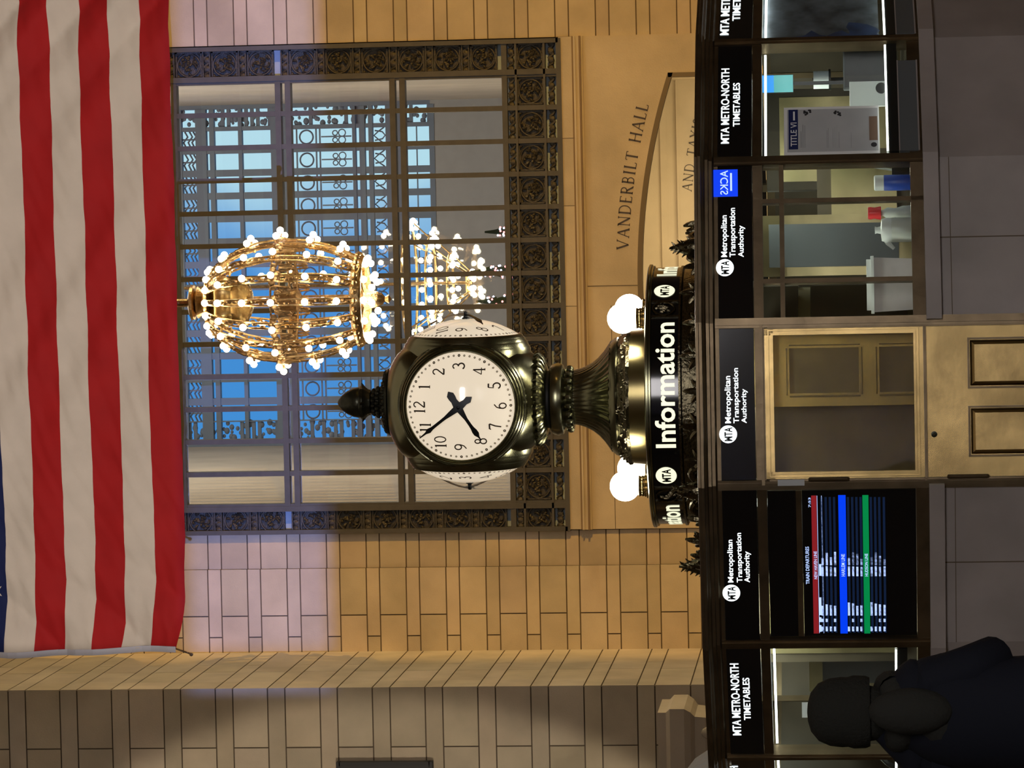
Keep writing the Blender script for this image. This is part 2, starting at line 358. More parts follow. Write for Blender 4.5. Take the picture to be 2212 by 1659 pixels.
for k, (q0, q1, dy) in enumerate(((1239, 1243, .05), (1243, 1247, .09), (1247, 1255, .06), (1255, 1259, .10), (1259, 1263, .05))):
    mb.m = 1 if k in (0, 3) else 0  # two of the steps take a darker brown
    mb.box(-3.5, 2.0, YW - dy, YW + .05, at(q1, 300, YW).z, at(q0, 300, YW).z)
struct(mb.build('trim_1', [M['stone_plain'], mat('moulding_dark_brown', (.2, .13, .07), .7)]), 'horizontal stone moulding under the tall window')
mb = MB()
prev = None; N = 36
for i in range(N + 1):
    x = XC - HW + 2 * HW * i / N; z = arcz(x)
    if prev: 
        a, za = prev
        mb.add([(a, YW - .05, za), (x, YW - .05, z), (x, YW - .05, z - .055), (a, YW - .05, za - .055), (a, YW + .1, za - .055), (x, YW + .1, z - .055), (a, YW + .1, za), (x, YW + .1, z)],
               [(3, 2, 1, 0), (3, 4, 5, 2), (0, 1, 7, 6)])
    prev = (x, z)
for sx in (-1, 1):
    x = XC + sx * HW; mb.box(min(x, x - sx * .05), max(x, x - sx * .05), YW - .05, YW + .1, 0, arcz(x))
struct(mb.build('trim_2', mat('arch_edge_bronze', (.16, .12, .07), .6, .3)), 'dark bronze edging of the arched opening')
# lettering cut above the arch
def arch_text(s, h, xmid, off, y, R, zc, xc):
    m = MB()
    def fn(u, v):
        r = R + off + v; a = u / (R + off) + (xmid - xc) / (R + off)
        return (xc + r * sin(a), y, zc + r * cos(a))
    W = glyphs(m, s, h, fn, .16, 1.45); return m, W
lm, W = arch_text('VANDERBILT HALL', .128, .43, .108, YW - .014, RA, ZT - RA, XC)
o = lm.build('inscription', M['ink']); tag(o, 'dark carved capitals reading VANDERBILT HALL above the arch', 'inscription')
# passage behind the arch
mb = MB(); mb.t = 1.01
Y2 = 41.5
for q0, q1, dy in ((1385, 1426, .0), (1426, 1440, .06), (1440, 1462, .05), (1462, 1472, .14)):
    mb.box(-3.5, 2.3, Y2 - dy, Y2 + .3, at(q1, 300, Y2).z, at(q0, 300, Y2).z)
mb.box(-3.5, 2.3, Y2, Y2 + .3, at(1385, 300, Y2).z, 4.4)
mb.box(1.62, 2.3, YW + .21, Y2, 0, 4.4); mb.box(-3.6, -3.12, YW + .21, Y2, 0, 4.4); mb.box(-3.6, 2.3, YW + .21, Y2, 4.15, 4.4)
struct(mb.build('wall_passage', M['stone_plain']), 'warm lit stone inner wall of the passage')
yt = Y2 - .15; p = at(1504, 335, yt); RI = 8.
mb = MB(); mb.box(-3.5, 2.3, yt + .004, Y2, 0, at(1466, 300, yt).z); mb.build('lettered_panel', M['stone_plain'], bpy.data.objects['wall_passage'])
lm, W = arch_text('AND TAXIS', .115, p.x, 0, yt, RI, p.z - RI * cos((p.x - XC) / RI), XC)
tag(lm.build('inscription', M['ink']), 'dark carved words reading AND TAXIS in the passage behind the booth roof', 'inscription')

# left stone pier
YP = 35.05; xp = -4.853
z1 = at(692, 1550, YP).z; SM = .1838; BG = .3686
mb = MB(); zp = z1 - BG - SM
courses(mb, -9.5, xp, 0, 22, zp, BG, SM, lambda a, b, c, d: mb.box(a, b, YP, YP + .5, c, d), (-5.478, -6.9, -8.3), (-6.2, -7.7), amp=.12)
courses(mb, YP + .5, YW, 0, 22, zp, BG, SM, lambda a, b, c, d: mb.box(xp - .4, xp, a, b, c, d), (36.35,), (36.9,), amp=.06)
mb.m = 1; mb.t = 1.01; mb.box(-9.4, xp - .013, YP + .013, YW, 0, 21.99)
struct(mb.build('wall_pier', [M['stone'], M['joint']]), 'grey stone block pier projecting at the left of the wall')
# carved stone block at the pier foot
mb = MB(); a = at(1425, 1560, 33.5); b = at(1530, 1640, 33.5)
pv = [(.36, 0), (.36, .40), (.40, .46), (.41, .56), (.46, .60), (.50, .66), (.50, .80), (.46, .84), (.46, .92)]
px_ = at(1432, 1532, 33.1).x - .5
zt = a.z
for i in range(len(pv) - 1):
    (r0, h0), (r1, h1) = pv[i], pv[i + 1]; c = (px_, 33.6); q0 = 0 if h0 == 0 else zt - .92 + h0; q1 = zt - .92 + h1
    vs = [(c[0] + sx * r, c[1] + sy * r, z) for r, z in ((r0, q0), (r1, q1)) for sx, sy in ((-1, -1), (1, -1), (1, 1), (-1, 1))]
    mb.add(vs, [(k, (k + 1) % 4, (k + 1) % 4 + 4, k + 4) for k in range(4)])
mb.add([(px_ + sx * .46, 33.6 + sy * .46, zt) for sx, sy in ((-1, -1), (1, -1), (1, 1), (-1, 1))], [(0, 1, 2, 3)])
for k in range(5):
    mb.sphere((px_ + .25, 33.2, zt - .50 - .10 * k), .07, 10, (.9, .6, 1.2))
tag(mb.build('stone_pedestal', M['stone_plain'], sharp=30), 'carved stone pedestal top in front of the grey pier at lower left', 'pedestal')
a = at(732, 1650, YP - .1); b = at(928, 1650, YP - .1)
t = thing('banner_panel', 'dark framed panel hanging on the grey pier at the picture edge', 'panel', (-6.15, YP - .06, b.z))
MB().box(-.497, .497, -.03, .03, 0, a.z - b.z).build('panel_board', M['banner'], t)
mb = MB(); H = a.z - b.z
for q in ((-.53, -.49, 0, H), (.49, .53, 0, H), (-.53, .53, -.03, .01), (-.53, .53, H - .01, H + .03)): mb.box(q[0], q[1], -.05, .05, q[2], q[3])
mb.build('panel_frame', M['dark'], t)

# ------------------------------------------------------------------ big window
WIN = struct(link('window_1', None, None, (0, YW, 0)), 'tall iron framed window with ornamental relief border and three rows of panes')
xl, xr = -3.195, 1.59                 # inner edges of the glazed field
pit = (xr - xl) / 13
zg0 = at(1099, 600, YW).z             # bottom of glass
tz = [at(620, 600, YW).z, at(868, 600, YW).z]
tz = [7.744, 6.450]
bd, bw = .10, .055
mb = MB()
for i in range(14):
    x = xl + pit * i; mb.box(x - bw / 2, x + bw / 2, -.02, bd, wz0, wzt - .05)
for z in tz + [9.04, 10.33]:
    mb.box(xl, xr, -.03, bd + .02, z + .025, z + .088); mb.box(xl, xr, -.03, bd + .02, z - .088, z - .025)
mb.box(wx0, wx1, -.03, bd, zg0 - .03, zg0 + .03)
mb.box(xl - .06, xl, -.04, bd, wz0, wzt); mb.box(xr, xr + .06, -.04, bd, wz0, wzt)
mb.build('glazing_bars', M['frame'], WIN)
mb = MB()
mb.box(wx0, wx0 + .05, -.05, bd, wz0, wzt); mb.box(wx1 - .05, wx1, -.05, bd, wz0, wzt)
mb.box(wx0, wx1, -.05, bd, wz0 - .03, wz0 + .025); mb.box(wx0, wx1, -.05, bd, wzt - .06, wzt)
zq1, zq0 = at(1124, 600, YW).z, at(1185, 600, YW).z
mb.box(wx0, wx1, -.04, bd, zq1 - .012, zq1 + .012); mb.box(wx0, wx1, -.04, bd, zq0 - .012, zq0 + .012)
mb.build('border_frame', M['frame'], WIN)
# rosette reliefs
def rosette(seed, s):
    r = random.Random(seed); m = MB(); h = s / 2
    m.box(-h, h, .03, .06, -h, h)
    for q in ((-h, h, -h, -h + .018), (-h, h, h - .018, h), (-h, -h + .018, -h, h), (h - .018, h, -h, h)): m.box(q[0], q[1], -.01, .04, q[2], q[3])
    m.tube([(h * .86 * cos(2 * pi * i / 24), .0, h * .86 * sin(2 * pi * i / 24)) for i in range(25)], .011, 6, False)
    for k in range(26):                                        # curling leaves
        a = r.uniform(0, 2 * pi); rr = r.uniform(.1, .72) * h; c = Vector((rr * cos(a), .01, rr * sin(a)))
        a2 = a + r.uniform(-2, 2); L = r.uniform(.25, .5) * h; w_ = []
        pts = [c + Vector((L * (j / 4 - .5) * cos(a2 + j * .25), -.012 * sin(pi * j / 4), L * (j / 4 - .5) * sin(a2 + j * .25))) for j in range(5)]
        m.tube(pts, [.004, .013, .017, .012, .003], 5)
    for sx in (-1, 1):
        for sz in (-1, 1): m.sphere((sx * h * .84, .01, sz * h * .84), .022, 8)
    return m.data('rosette_panel', M['relief'])
ros = [rosette(i, .30) for i in range(4)]
k = 0
for i in range(-1, 14):
    x = xl + pit * (i + .5)
    if i == -1: x = (wx0 + xl) / 2
    if i == 13: x = (xr + wx1) / 2
    o = link('rosette_panel', ros[k % 4], WIN, (x, .02, (zq0 + zq1) / 2)); k += 1
zc = 0
for xs_ in ((wx0 + xl) / 2 , (xr + wx1) / 2 ):
    for grp, zb in enumerate((zg0 + .11, tz[1] + .13, tz[0] + .13, 9.17, 10.46)):
        for j in range(3):
            if grp == 4 and j == 2: continue
            link('rosette_panel', ros[k % 4], WIN, (xs_, .02, zb + .12 + j * .407)); k += 1
# small pierced strips between rosettes
def strip(mb, u0, u1, v0, v1, vert):
    n = 3
    for k in range(n + 1):
        a = k / n
        if vert: c = ((u0 + u1) / 2, v0 + (v1 - v0) * a)
        else: c = (u0 + (u1 - u0) * a, (v0 + v1) / 2)
        mb.sphere((c[0], .03, c[1]), .036, 8, (1.25, .6, 1.0))
    L = (v1 - v0) if vert else (u1 - u0); N = 14; pts = []
    for i in range(N + 1):
        t_ = i / N; s_ = .028 * sin(2 * pi * t_ * 3)
        pts.append(((u0 + u1) / 2 + s_, .03, v0 + L * t_) if vert else (u0 + L * t_, .03, (v0 + v1) / 2 + s_))
    mb.tube(pts, .017, 5)
mb = MB()
for i in range(-1, 14):
    x0 = wx0 + .05 if i == -1 else (xr + .06 if i == 13 else xl + pit * i + bw / 2)
    x1 = xl - .06 if i == -1 else (wx1 - .05 if i == 13 else xl + pit * (i + 1) - bw / 2)
    strip(mb, x0, x1, zq1 + .012, zg0 - .03, False); strip(mb, x0, x1, wz0 + .02, zq0 - .012, False)
for xa, xb in ((wx0 + .05, xl - .06), (xr + .06, wx1 - .05)):
    for zb in (zg0 + .11, tz[1] + .13, tz[0] + .13, 9.17, 10.46):
        for j in range(3):
            zc_ = zb + .12 + j * .407 + .2035
            if zc_ > wzt - .1: continue
            mb.box(xa, xb, -.01, .05, zc_ - .046, zc_ - .03); mb.box(xa, xb, -.01, .05, zc_ + .03, zc_ + .046)
            strip(mb, xa, xb, zc_ - .03, zc_ + .03, False)
mb.build('pierced_strips', M['relief'], WIN)
MB().box(wx0, wx1, .055, .06, wz0, wzt).build('window_glass', M['glass'], WIN)
M['frost'] = mat('frosted_backing', (.52, .60, .74), .7)
for q in ((wx0, xl - .06, zg0, wzt), (xr + .06, wx1, zg0, wzt), (wx0, wx1, wz0, zg0 - .03)): MB().box(q[0], q[1], .115, .125, q[2], q[3]).build('frosted_backing', M['frost'], WIN)

# gallery behind the glass
YB = 48.4
gx0, gx1 = -3.20, 1.70
mb = MB()
mb.box(gx0 - .3, gx0, YW + .3, YB, 4.0, 14.2); mb.box(gx1, gx1 + .3, YW + .3, YB, 4.0, 14.2)
struct(mb.build('wall_gallery', M['plaster']), 'pale stone side walls of the gallery behind the window')
plane_box('floor_gallery', (gx0 - .3, gx1 + .3, YW + .3, YB + .3, 4.43, 4.58), M['greyw'])
plane_box('ceiling_gallery', (gx0 - .3, gx1 + .3, YW + .3, YB + .3, 14.2, 14.4), M['plaster'])
W2 = struct(link('window_2', None, None, (0, YB, 0)), 'far blue lit window with ornamental grille seen through the tall window')
Zb = lambda q: at(q, 600, YB).z
bx = [at(600, 280 + 49.45 * k, YB).x for k in range(14)]           # right edges going left
pw = 35 * YB / F; mb = MB()
L0, L1 = at(640, 947, YB).x, at(640, 232, YB).x
zlow = Zb(937)
mb.m = 1; mb.box(gx0, gx1, 0, .2, 4.58, zlow); 
mb.box(-3.5, -3.0 + 0 * L0, 0, .2, 4.5, 14.2) if False else None
mb.m = 0
for k in range(14):                                              # stiles
    xr_ = bx[k - 1] - pw if k else L1 - .25
    xl_ = bx[k] if k < 13 else L0 + .25
    mb.box(min(xl_, xr_), max(xl_, xr_), 0, .12, zlow, 14.2)
mb.box(gx0, L0, 0, .15, zlow, 14.2); mb.box(L1, gx1, 0, .15, zlow, 14.2)
for q0, q1 in ((592, 637), (522, 530), (430, 453), (460, 470), (840, 878), (768, 775), (783, 795), (803, 812), (934, 945), (340, 400)):
    mb.box(L0, L1, -.01, .12, Zb(q1), Zb(q0))
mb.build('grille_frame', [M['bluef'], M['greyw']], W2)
mb = MB()
for k in range(13):
    xa, xb = bx[k] - pw, bx[k]; xc = (xa + xb) / 2
    if k == 12: pass
    zc_ = Zb(668); r = pw * .42
    mb.tube([(xc + r * cos(2 * pi * i / 20), .05, zc_ + r * sin(2 * pi * i / 20)) for i in range(21)], .013, 5, False)
    for q in (647, 689, 697): mb.box(xa, xb, .04, .07, Zb(q) - .01, Zb(q) + .01)
    mb.box(xc - .01, xc + .01, .04, .07, Zb(765), Zb(700))
    for q, rr in ((745, .05), (730, .035)):
        for sx in (-1, 1): mb.tube([(xc + sx * (.05 + rr * cos(a_ * pi / 6)), .05, Zb(q) + rr * sin(a_ * pi / 6)) for a_ in range(13)], .009, 5, False)
    mb.tube([(xa, .05, Zb(836)), (xc - .06, .05, Zb(824)), (xc, .05, Zb(814)), (xc + .06, .05, Zb(824)), (xb, .05, Zb(836))], .011, 5)
    mb.tube([(xc - .07, .05, Zb(816)), (xc - .05, .05, Zb(832)), (xc, .05, Zb(838)), (xc + .05, .05, Zb(832)), (xc + .07, .05, Zb(816))], .011, 5)
    mb.box(xa, xb, .04, .07, Zb(906) - .008, Zb(906) + .008)
    for q in (408, 418, 426): 
        mb.tube([(xa, .05, Zb(q)), (xc - .04, .05, Zb(q - 5)), (xc + .04, .05, Zb(q + 4)), (xb, .05, Zb(q - 2))], .014, 5)
    mb.box(xc - .012, xc + .012, .04, .07, Zb(430), Zb(400))
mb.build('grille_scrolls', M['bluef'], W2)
# pierced ornament columns at both sides of the far window
mb = MB(); rr = random.Random(3)
for xa, xb in ((L0, L0 + .25), (L1 - .25, L1)):
    z = zlow
    while z < 14:
        for q in range(3):
            c = Vector((rr.uniform(xa, xb), .05, z + rr.uniform(0, .12)))
            mb.sphere(c, rr.uniform(.02, .045), 6, (1.2, .5, 1))
        if rr.random() < .45: mb.box(xa, xb, .03, .08, z, z + .05)
        z += .085
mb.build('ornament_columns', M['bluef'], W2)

# ------------------------------------------------------------------ added flood lights (outside the frame, barn doors put in to shape the light)
def flood(pos, edge_top=None, edge_bottom=None, left_x=None, left_y=None, label='', hw=1.8, lw=2.2, hr=1.8):
    t = thing('added_flood', label, 'added light', (pos.x, pos.y, 0))
    d = 2.0; P = Vector((0, 0, pos.z))
    b = MB(); b.lathe([(.3, 0), (.3, .03), (.03, .05), (.025, pos.z - .25)], 16); b.build('stand', M['bp'], t)
    mb = MB()
    mb.box(-.16, .16, -.30, -.14, pos.z - .16, pos.z + .16); mb.build('lamp_head', M['bp'], t)
    m = MB()
    if edge_bottom is not None:
        z = pos.z + (edge_bottom - pos.z) * d / (YW - pos.y)
        m.box(-hw, hr, d, d + .01, max(.02 , z - 2.0), z)
    if edge_top is not None:
        z = pos.z + (edge_top - pos.z) * d / (YW - pos.y)
        m.box(-hw, hw, d, d + .01, z, z + 1.6)
    if left_x is not None:
        x = (left_x - pos.x) * d / (left_y - pos.y)
        m.box(x - lw, x, d + .012, d + .022, .02, pos.z + 1.9)
    m.build('beam_blockers', M['bp'], t)
flood(AMB, edge_bottom=2.75, left_x=xp, left_y=36.95, label='added unseen flood with barn doors shaping the amber wall light')
flood(BLU, edge_top=9.02, edge_bottom=7.36, left_x=xp + .02, left_y=37.9, label='added unseen flood with barn doors standing in for cool daylight on the wall')
flood(FLG, edge_bottom=1.7 + 5.72 * 30 / 22, left_x=-3.82, left_y=30, label='added unseen flood with barn doors to light the flag', hw=.9, lw=.6, hr=1.5)

# ------------------------------------------------------------------ flag
Yf = 30.
def flag():
    t = thing('flag', 'large striped american flag hanging at the top left, lit by an added flood', 'flag', tuple(at(405, 1405, Yf)))
    st = 67.2 * Yf / F; Wd = 7.0; nx, per = 150, 8; nz_ = 13 * per
    def P(u, v):                                                # u metres from hoist, v metres up
        x = u; z = v + .003 * u
        # bottom edge sags then lifts at the left corner
        z += .085 * math.exp(-u / .28) * math.exp(-v / 1.3) - .004 * sin(u * 2.1)
        x += .03 * math.exp(-(v / .9) ** 2) * math.exp(-u / .5) - .035 * v / 3.6
        e = math.exp(-u / .75)
        sh = lambda q: 1 - 2 * abs(((q / 6.283) % 1) - .5) ** .7 * 1.62
        y = .075 * e * sh((v * 1.0 - u * 1.15 + .06 * sin(u * 5)) * 8 + .5) + .022 * sin((v + u * .45) * 10 + 2 * sin(u * 1.7 + v)) * (1 - .5 * e)
        y += .006 * sin(v * 38 - u * 13 + 3 * sin(u * 2.3) + 2 * sin(v * 4)) + .02 * sin(u * 1.3) + .004 * sin(v * 61 - u * 30 + 4 * sin(u * 3.1))
        er = math.exp(-max(0, 5.8 - u) / .8)
        y += .06 * er * sh((v * 1.1 + u * 1.0) * 9)
        y += -.10 * max(0, .22 - (u * .7 + v * .9)) ** .5 if u * .7 + v * .9 < .22 else 0
        return (x, y, z)
    m = MB(); vs = [P(Wd * i / nx, st * j / per) for j in range(nz_ + 1) for i in range(nx + 1)]
    k = len(m.v); m.v += [Vector(p) for p in vs]
    for j in range(nz_):
        s = j // per
        for i in range(nx):
            u = Wd * (i + .5) / nx
            mi = 0 if s % 2 == 0 else 1
            if s >= 6 and u < 2.26: mi = 2
            m.f.append([j * (nx + 1) + i, j * (nx + 1) + i + 1, (j + 1) * (nx + 1) + i + 1, (j + 1) * (nx + 1) + i]); m.mi.append(mi); m.tint.append(1.)
    cloth_ = m.build('flag_cloth', [M['red'], M['white'], M['navy']], t, 180)
    h = MB(); pts = [P(0, 13 * st * j / 40) for j in range(41)]
    for a, b in zip(pts, pts[1:]):
        a, b = Vector(a), Vector(b)
        h.add([a + Vector((-.035, -.005, 0)), a + Vector((.02, -.012, 0)), b + Vector((.02, -.012, 0)), b + Vector((-.035, -.005, 0))], [(0, 1, 2, 3)])
    h.build('hoist_hem', M['hem'], t)
    r = MB(); r.tube([P(0, 0), (-.03, -.01, -.03)], .008, 6); r.sphere((-.035, -.01, -.035), .018, 8); r.build('corner_clip', M['dgold'], t)
    q = .075                                                    # stars of the canton
    sm = MB().prism([((q if i % 2 == 0 else q * .4) * sin(i * pi / 5), (q if i % 2 == 0 else q * .4) * cos(i * pi / 5)) for i in range(10)], -.004, .0).data('star', M['white'])
    for r_ in range(9):
        n = 6 if r_ % 2 == 0 else 5
        for c in range(n):
            u = (c + (.5 if r_ % 2 == 0 else 1)) * 2.26 / 6; v = 6 * st + (9 - r_ - .5) * 7 * st / 9.
            p = P(u, v); link('star', sm, cloth_, (p[0], p[1] - .03, p[2]))
    rod = MB(); rod.tube([(-.1, 0, 13 * st + .1), (Wd + .1, 0, 13 * st + .1)], .03, 10); 
    rod.tube([(.3, 0, 13 * st + .1), (.3, 0, 22 - t.location.z)], .01, 6); rod.tube([(Wd - .3, 0, 13 * st + .1), (Wd - .3, 0, 22 - t.location.z)], .01, 6)
    rod.build('hanging_rod', M['dgold'], t)
flag()

# ------------------------------------------------------------------ chandelier
def chandelier():
    c = at(612, 650, 33)
    t = thing('chandelier', 'gilded melon shaped chandelier ringed with globe bulbs in front of the tall window', 'chandelier', (c.x, 33, 0))
    Z = lambda q: at(q, 650, 33).z
    R0 = [(452, .27), (470, .36), (490, .43), (520, .51), (560, .57), (612, .60), (665, .585), (710, .54), (750, .47), (778, .41)]
    path = [(Z(q), r) for q, r in R0]
    bul = [(455, .32), (487, .46), (545, .615), (609, .69), (680, .64), (744, .54)]
    def rib():
        m = MB()
        for off in (-.028, .028):
            m.tube([(r, off * (1 if 2 < i < 9 else .7), z) for i, (z, r) in enumerate(path)], .011, 6)
        m.m = 1
        for i in range(len(path) - 1):                           # pierced ornament between the rails
            (za, ra), (zb, rb) = path[i], path[i + 1]
            for k in range(3):
                f_ = (k + .5) / 3; m.sphere((ra + (rb - ra) * f_, .012 * (-1) ** k, za + (zb - za) * f_), .019, 6, (.7, 1, 1.5))
        m.m = 0
        for q, r in bul: m.tube([(r - .10, 0, Z(q)), (r - .025, 0, Z(q))], [.012, .02], 6)
        return m.data('rib', [M['gold'], M['dgold']])
    rm = rib()
    bm = MB().sphere((0, 0, 0), .034, 12).data('bulb', M['bulb'])
    for k in range(16):
        a = k * pi / 8 - pi / 2; rb = link('rib', rm, t, rz=a)
        for q, r in bul: link('bulb', bm, rb, (r, 0, Z(q)))
    m = MB()                                                     # belt of scroll ornament at the middle
    zc_ = Z(612)
    m.tube([(.59 * cos(i * pi / 24), .59 * sin(i * pi / 24), zc_ + .03) for i in range(49)], .012, 6, False)
    m.tube([(.59 * cos(i * pi / 24), .59 * sin(i * pi / 24), zc_ - .05) for i in range(49)], .012, 6, False)
    for i in range(80):
        a = i * 2 * pi / 80; m.sphere((.6 * cos(a), .6 * sin(a), zc_ - .01 + .03 * sin(i * 1.7)), .028, 6, (1, 1, 1.3))
    for k in range(16):
        a = k * pi / 8 + pi / 16
        for sx in (-1, 1):
            m.tube([(.6 * cos(a + sx * .01 * j), .6 * sin(a + sx * .01 * j), zc_ - .05 - .12 * sin(j * .5)) for j in range(8)], .010, 5)
    m.build('belt', M['dgold'], t)
    m = MB(); zb = Z(778)
    m.lathe([(.40, zb + .05), (.43, zb + .03), (.44, zb - .02), (.42, zb - .06), (.38, zb - .06), (.37, zb + .05), (.40, zb + .05)], 32, cap=False)
    for i in range(32): a = i * pi / 16; m.sphere((.44 * cos(a), .44 * sin(a), zb), .03, 6)
    for i in range(8): a = i * pi / 4; m.tube([(.4 * cos(a), .4 * sin(a), zb), (0, 0, zb - .05)], .012, 6)
    ring = m.build('bottom_ring', M['gold'], t)
    for k in range(12):
        a = k * pi / 6 - pi / 2; link('bulb', bm, ring, (.40 * cos(a), .40 * sin(a), Z(797)))
    for k in range(10):
        a = k * pi / 5 + .2; link('bulb', bm, ring, (.24 * cos(a), .24 * sin(a), Z(810)))
    m = MB(); m.lathe([(.0, Z(846)), (.04, Z(840)), (.02, Z(832)), (.05, Z(826)), (.07, Z(812)), (.08, Z(800)), (.10, zb - .04)], 16,
                      rf=lambda a, r, z: r * (1 + .12 * cos(8 * a))); m.build('bottom_finial', M['gold'], t)
    m = MB(); m.lathe([(.10, Z(545)), (.19, Z(535)), (.23, Z(520)), (.20, Z(505)), (.235, Z(490)), (.22, Z(470)), (.15, Z(458)), (.1, Z(452))], 24,
                      rf=lambda a, r, z: r * (1 + .06 * cos(12 * a))); m.build('inner_bowl', M['brass'], t)
    m = MB(); m.lathe([(.27, Z(456)), (.28, Z(450)), (.16, Z(446)), (.10, Z(440)), (.13, Z(434)), (.16, Z(428)), (.10, Z(424)), (.17, Z(420)), (.175, Z(414)), (.12, Z(410)), (.04, Z(405)), (.02, 11)], 24)
    m.build('crown', M['gold'], t)
    m = MB(); m.tube([(0, 0, Z(800)), (0, 0, Z(450))], .025, 8)
    m.lathe([(.03, zc_ - .20), (.12, zc_ - .14), (.10, zc_ - .02), (.13, zc_ + .05), (.03, zc_ + .12)], 16); m.build('stem', M['dgold'], t)
    m = MB(); m.tube([(0, 0, 10.9), (0, 0, 22)], .015, 6); m.build('hanging_chain', M['dgold'], t)
chandelier()

# lit tiered chandelier and small lit trees in the gallery behind the glass
def far_chandelier():
    Yc = 43.; c = at(940, 612, Yc); Z = lambda q: at(q, 612, Yc).z
    t = thing('chandelier', 'glowing tiered chandelier behind the lower window panes', 'chandelier', (c.x, Yc, 0))
    for q, r, n in ((890, .80, 26), (936, .58, 20), (978, .36, 14), (1016, .14, 6)):
        m = MB(); m.tube([(r * cos(i * pi / 20), r * sin(i * pi / 20), Z(q) + .03) for i in range(41)], .018, 6, False)
        if r > .15:
            for i in range(8): m.tube([(r * cos(i * pi / 4), r * sin(i * pi / 4), Z(q)), ((r - .22) * cos(i * pi / 4), (r - .22) * sin(i * pi / 4), Z(q + 40))], .01, 5)
        tier = m.build('tier', M['gold'], t)
        m = MB()
        for i in range(n): a = 2 * pi * i / n; m.sphere((r * cos(a), r * sin(a), Z(q) - .03), .036, 8)
        m.build('tier_bulbs', M['bulb'], tier)
    m = MB(); m.tube([(0, 0, Z(1020)), (0, 0, 14.2)], .02, 8); m.build('stem', M['dgold'], t)
far_chandelier()
def fir(x, y, ztop, h, seed, label):
    r = random.Random(seed); t = thing('fir_tree', label, 'tree', (x, y, 4.58), group=None)
    m = MB(); H = ztop - 4.58
    m.tube([(0, 0, 0), (0, 0, H * .2)], .03, 6); m.build('trunk', M['dbrass'], t)
    m = MB()
    for k in range(9):
        f_ = k / 9; z0 = H * (.08 + .9 * f_); rr = h * (1 - f_) + .04
        m.lathe([(rr, z0 - .04), (rr * .45, z0 + .09), (.01, z0 + .2)], 14, cap=False, rf=lambda a, q, z: q * (1 + .16 * cos(7 * a + z * 9)))
    m.build('foliage', M['leaf'], t)
    for nm, mm in (('light_string', M['pink']), ('light_string', M['lbulb'])):
        m = MB()
        for k in range(34):
            f_ = r.uniform(0, .95); a = r.uniform(pi, 2 * pi); q = (h * (1 - f_) + .04) * 1.02
            m.sphere((q * cos(a), q * sin(a), H * (.08 + .9 * f_)), .013, 6)
        m.build(nm, mm, t)
ta = at(1040, 560, 39.5); fir(at(1100, 585, 39.5).x, 39.5, at(1025, 560, 39.5).z, .13, 1, 'small fir tree with pink and white lights behind the lower window pane')
fir(at(1100, 500, 39.3).x, 39.3, at(1062, 480, 39.3).z, .10, 2, 'smaller fir tree with lights right of the other behind the window')
fir(at(1100, 650, 39.6).x, 39.6, at(1040, 650, 39.6).z, .11, 5, 'small fir tree with coloured lights just above the clock side dial')

# ------------------------------------------------------------------ information booth
BA = rad(1.5); Yb = 20.; bxw = at(1430, 855, Yb).x
BC = Vector((bxw, Yb, 0)); BM = Matrix.Translation(BC) @ Matrix.Rotation(BA, 4, 'Z'); BI = BM.inverted()
B = thing('information_booth', 'round bronze and marble information booth with glazed sides below the clock', 'booth', tuple(BC), BA)
# octagonal-like plan, corners listed counter-clockwise from the front left of the door
front = [(-2.40, -.68), (-1.94, -1.45), (-1.277, -1.93), (-.4235, -2.15), (.4235, -2.15), (1.277, -1.93), (1.94, -1.45), (2.40, -.68)]
back = [(2.35, .35), (1.975, 1.2), (1.286, 1.85), (.4235, 2.15), (-.4235, 2.15), (-1.286, 1.85), (-1.975, 1.2), (-2.35, .35)]
offx = (at(1700, 872, 17.85).x - (BM @ Vector((0, -2.15, 0))).x)
plan = [Vector((x + offx, y, 0)) for x, y in front + back]
NP = len(plan); FG, FF, FE, FD, FC, FB, FA = range(7)            # facets seen, left to right
def facet(i):
    a, b = plan[i], plan[(i + 1) % NP]; u = (b - a); L = u.length; u.normalize(); n = Vector((u.y, -u.x, 0))   # outward
    m = Matrix.Identity(4); m.col[0][:3] = u; m.col[1][:3] = -n; m.col[2][:3] = (0, 0, 1); m.col[3][:3] = a
    return m, L
FT = [facet(i) for i in range(NP)]
def hit(i, x, y):                                                # picture point -> (u, z) on a facet of the booth
    m, L = FT[i]; W = (BM @ m).inverted(); o = W @ Vector((0, 0, CZ)); d = W.to_3x3() @ ray(x, y)
    p = o + d * (-o.y / d.y); return p.x, p.z
def poly_off(d): # offset plan outward by d (mitred)
    out = []
    for i in range(NP):
        n0 = -FT[i - 1][0].col[1].to_3d(); n1 = -FT[i][0].col[1].to_3d(); b = (n0 + n1).normalized(); out.append(plan[i] + b * (d / b.dot(n0)))
    return out
def sweep(mb, prof, skip=()):
    rings = [[(p.x, p.y, z) for p in poly_off(d)] for d, z in prof]
    for a, b in zip(rings, rings[1:]):
        for i in range(NP):
            if i in skip: continue
            j = (i + 1) % NP; mb.add([a[i], a[j], b[j], b[i]], [(0, 1, 2, 3)])
zc0, zc1 = 2.243, 2.338
mb = MB()
sweep(mb, [(-.10, 2.235), (.0, 2.235), (.012, 2.245), (.012, 2.262), (.03, 2.266), (.03, 2.282), (.045, 2.288), (.055, 2.30), (.07, 2.303), (.07, 2.318), (.062, 2.322), (.062, 2.336), (.03, 2.338), (-.3, 2.345)])
mb.build('cornice', M['dbrass'], B, 25)
mb = MB(); sweep(mb, [(-.3, 2.345), (-.6, 2.35)]); pts = poly_off(-.6); mb.add([(p.x, p.y, 2.35) for p in pts], [tuple(range(NP))]); pts = poly_off(-.1)
mb.add([(p.x, p.y, 2.235) for p in pts], [tuple(reversed(range(NP)))]); mb.build('roof', M['dbrass'], B)
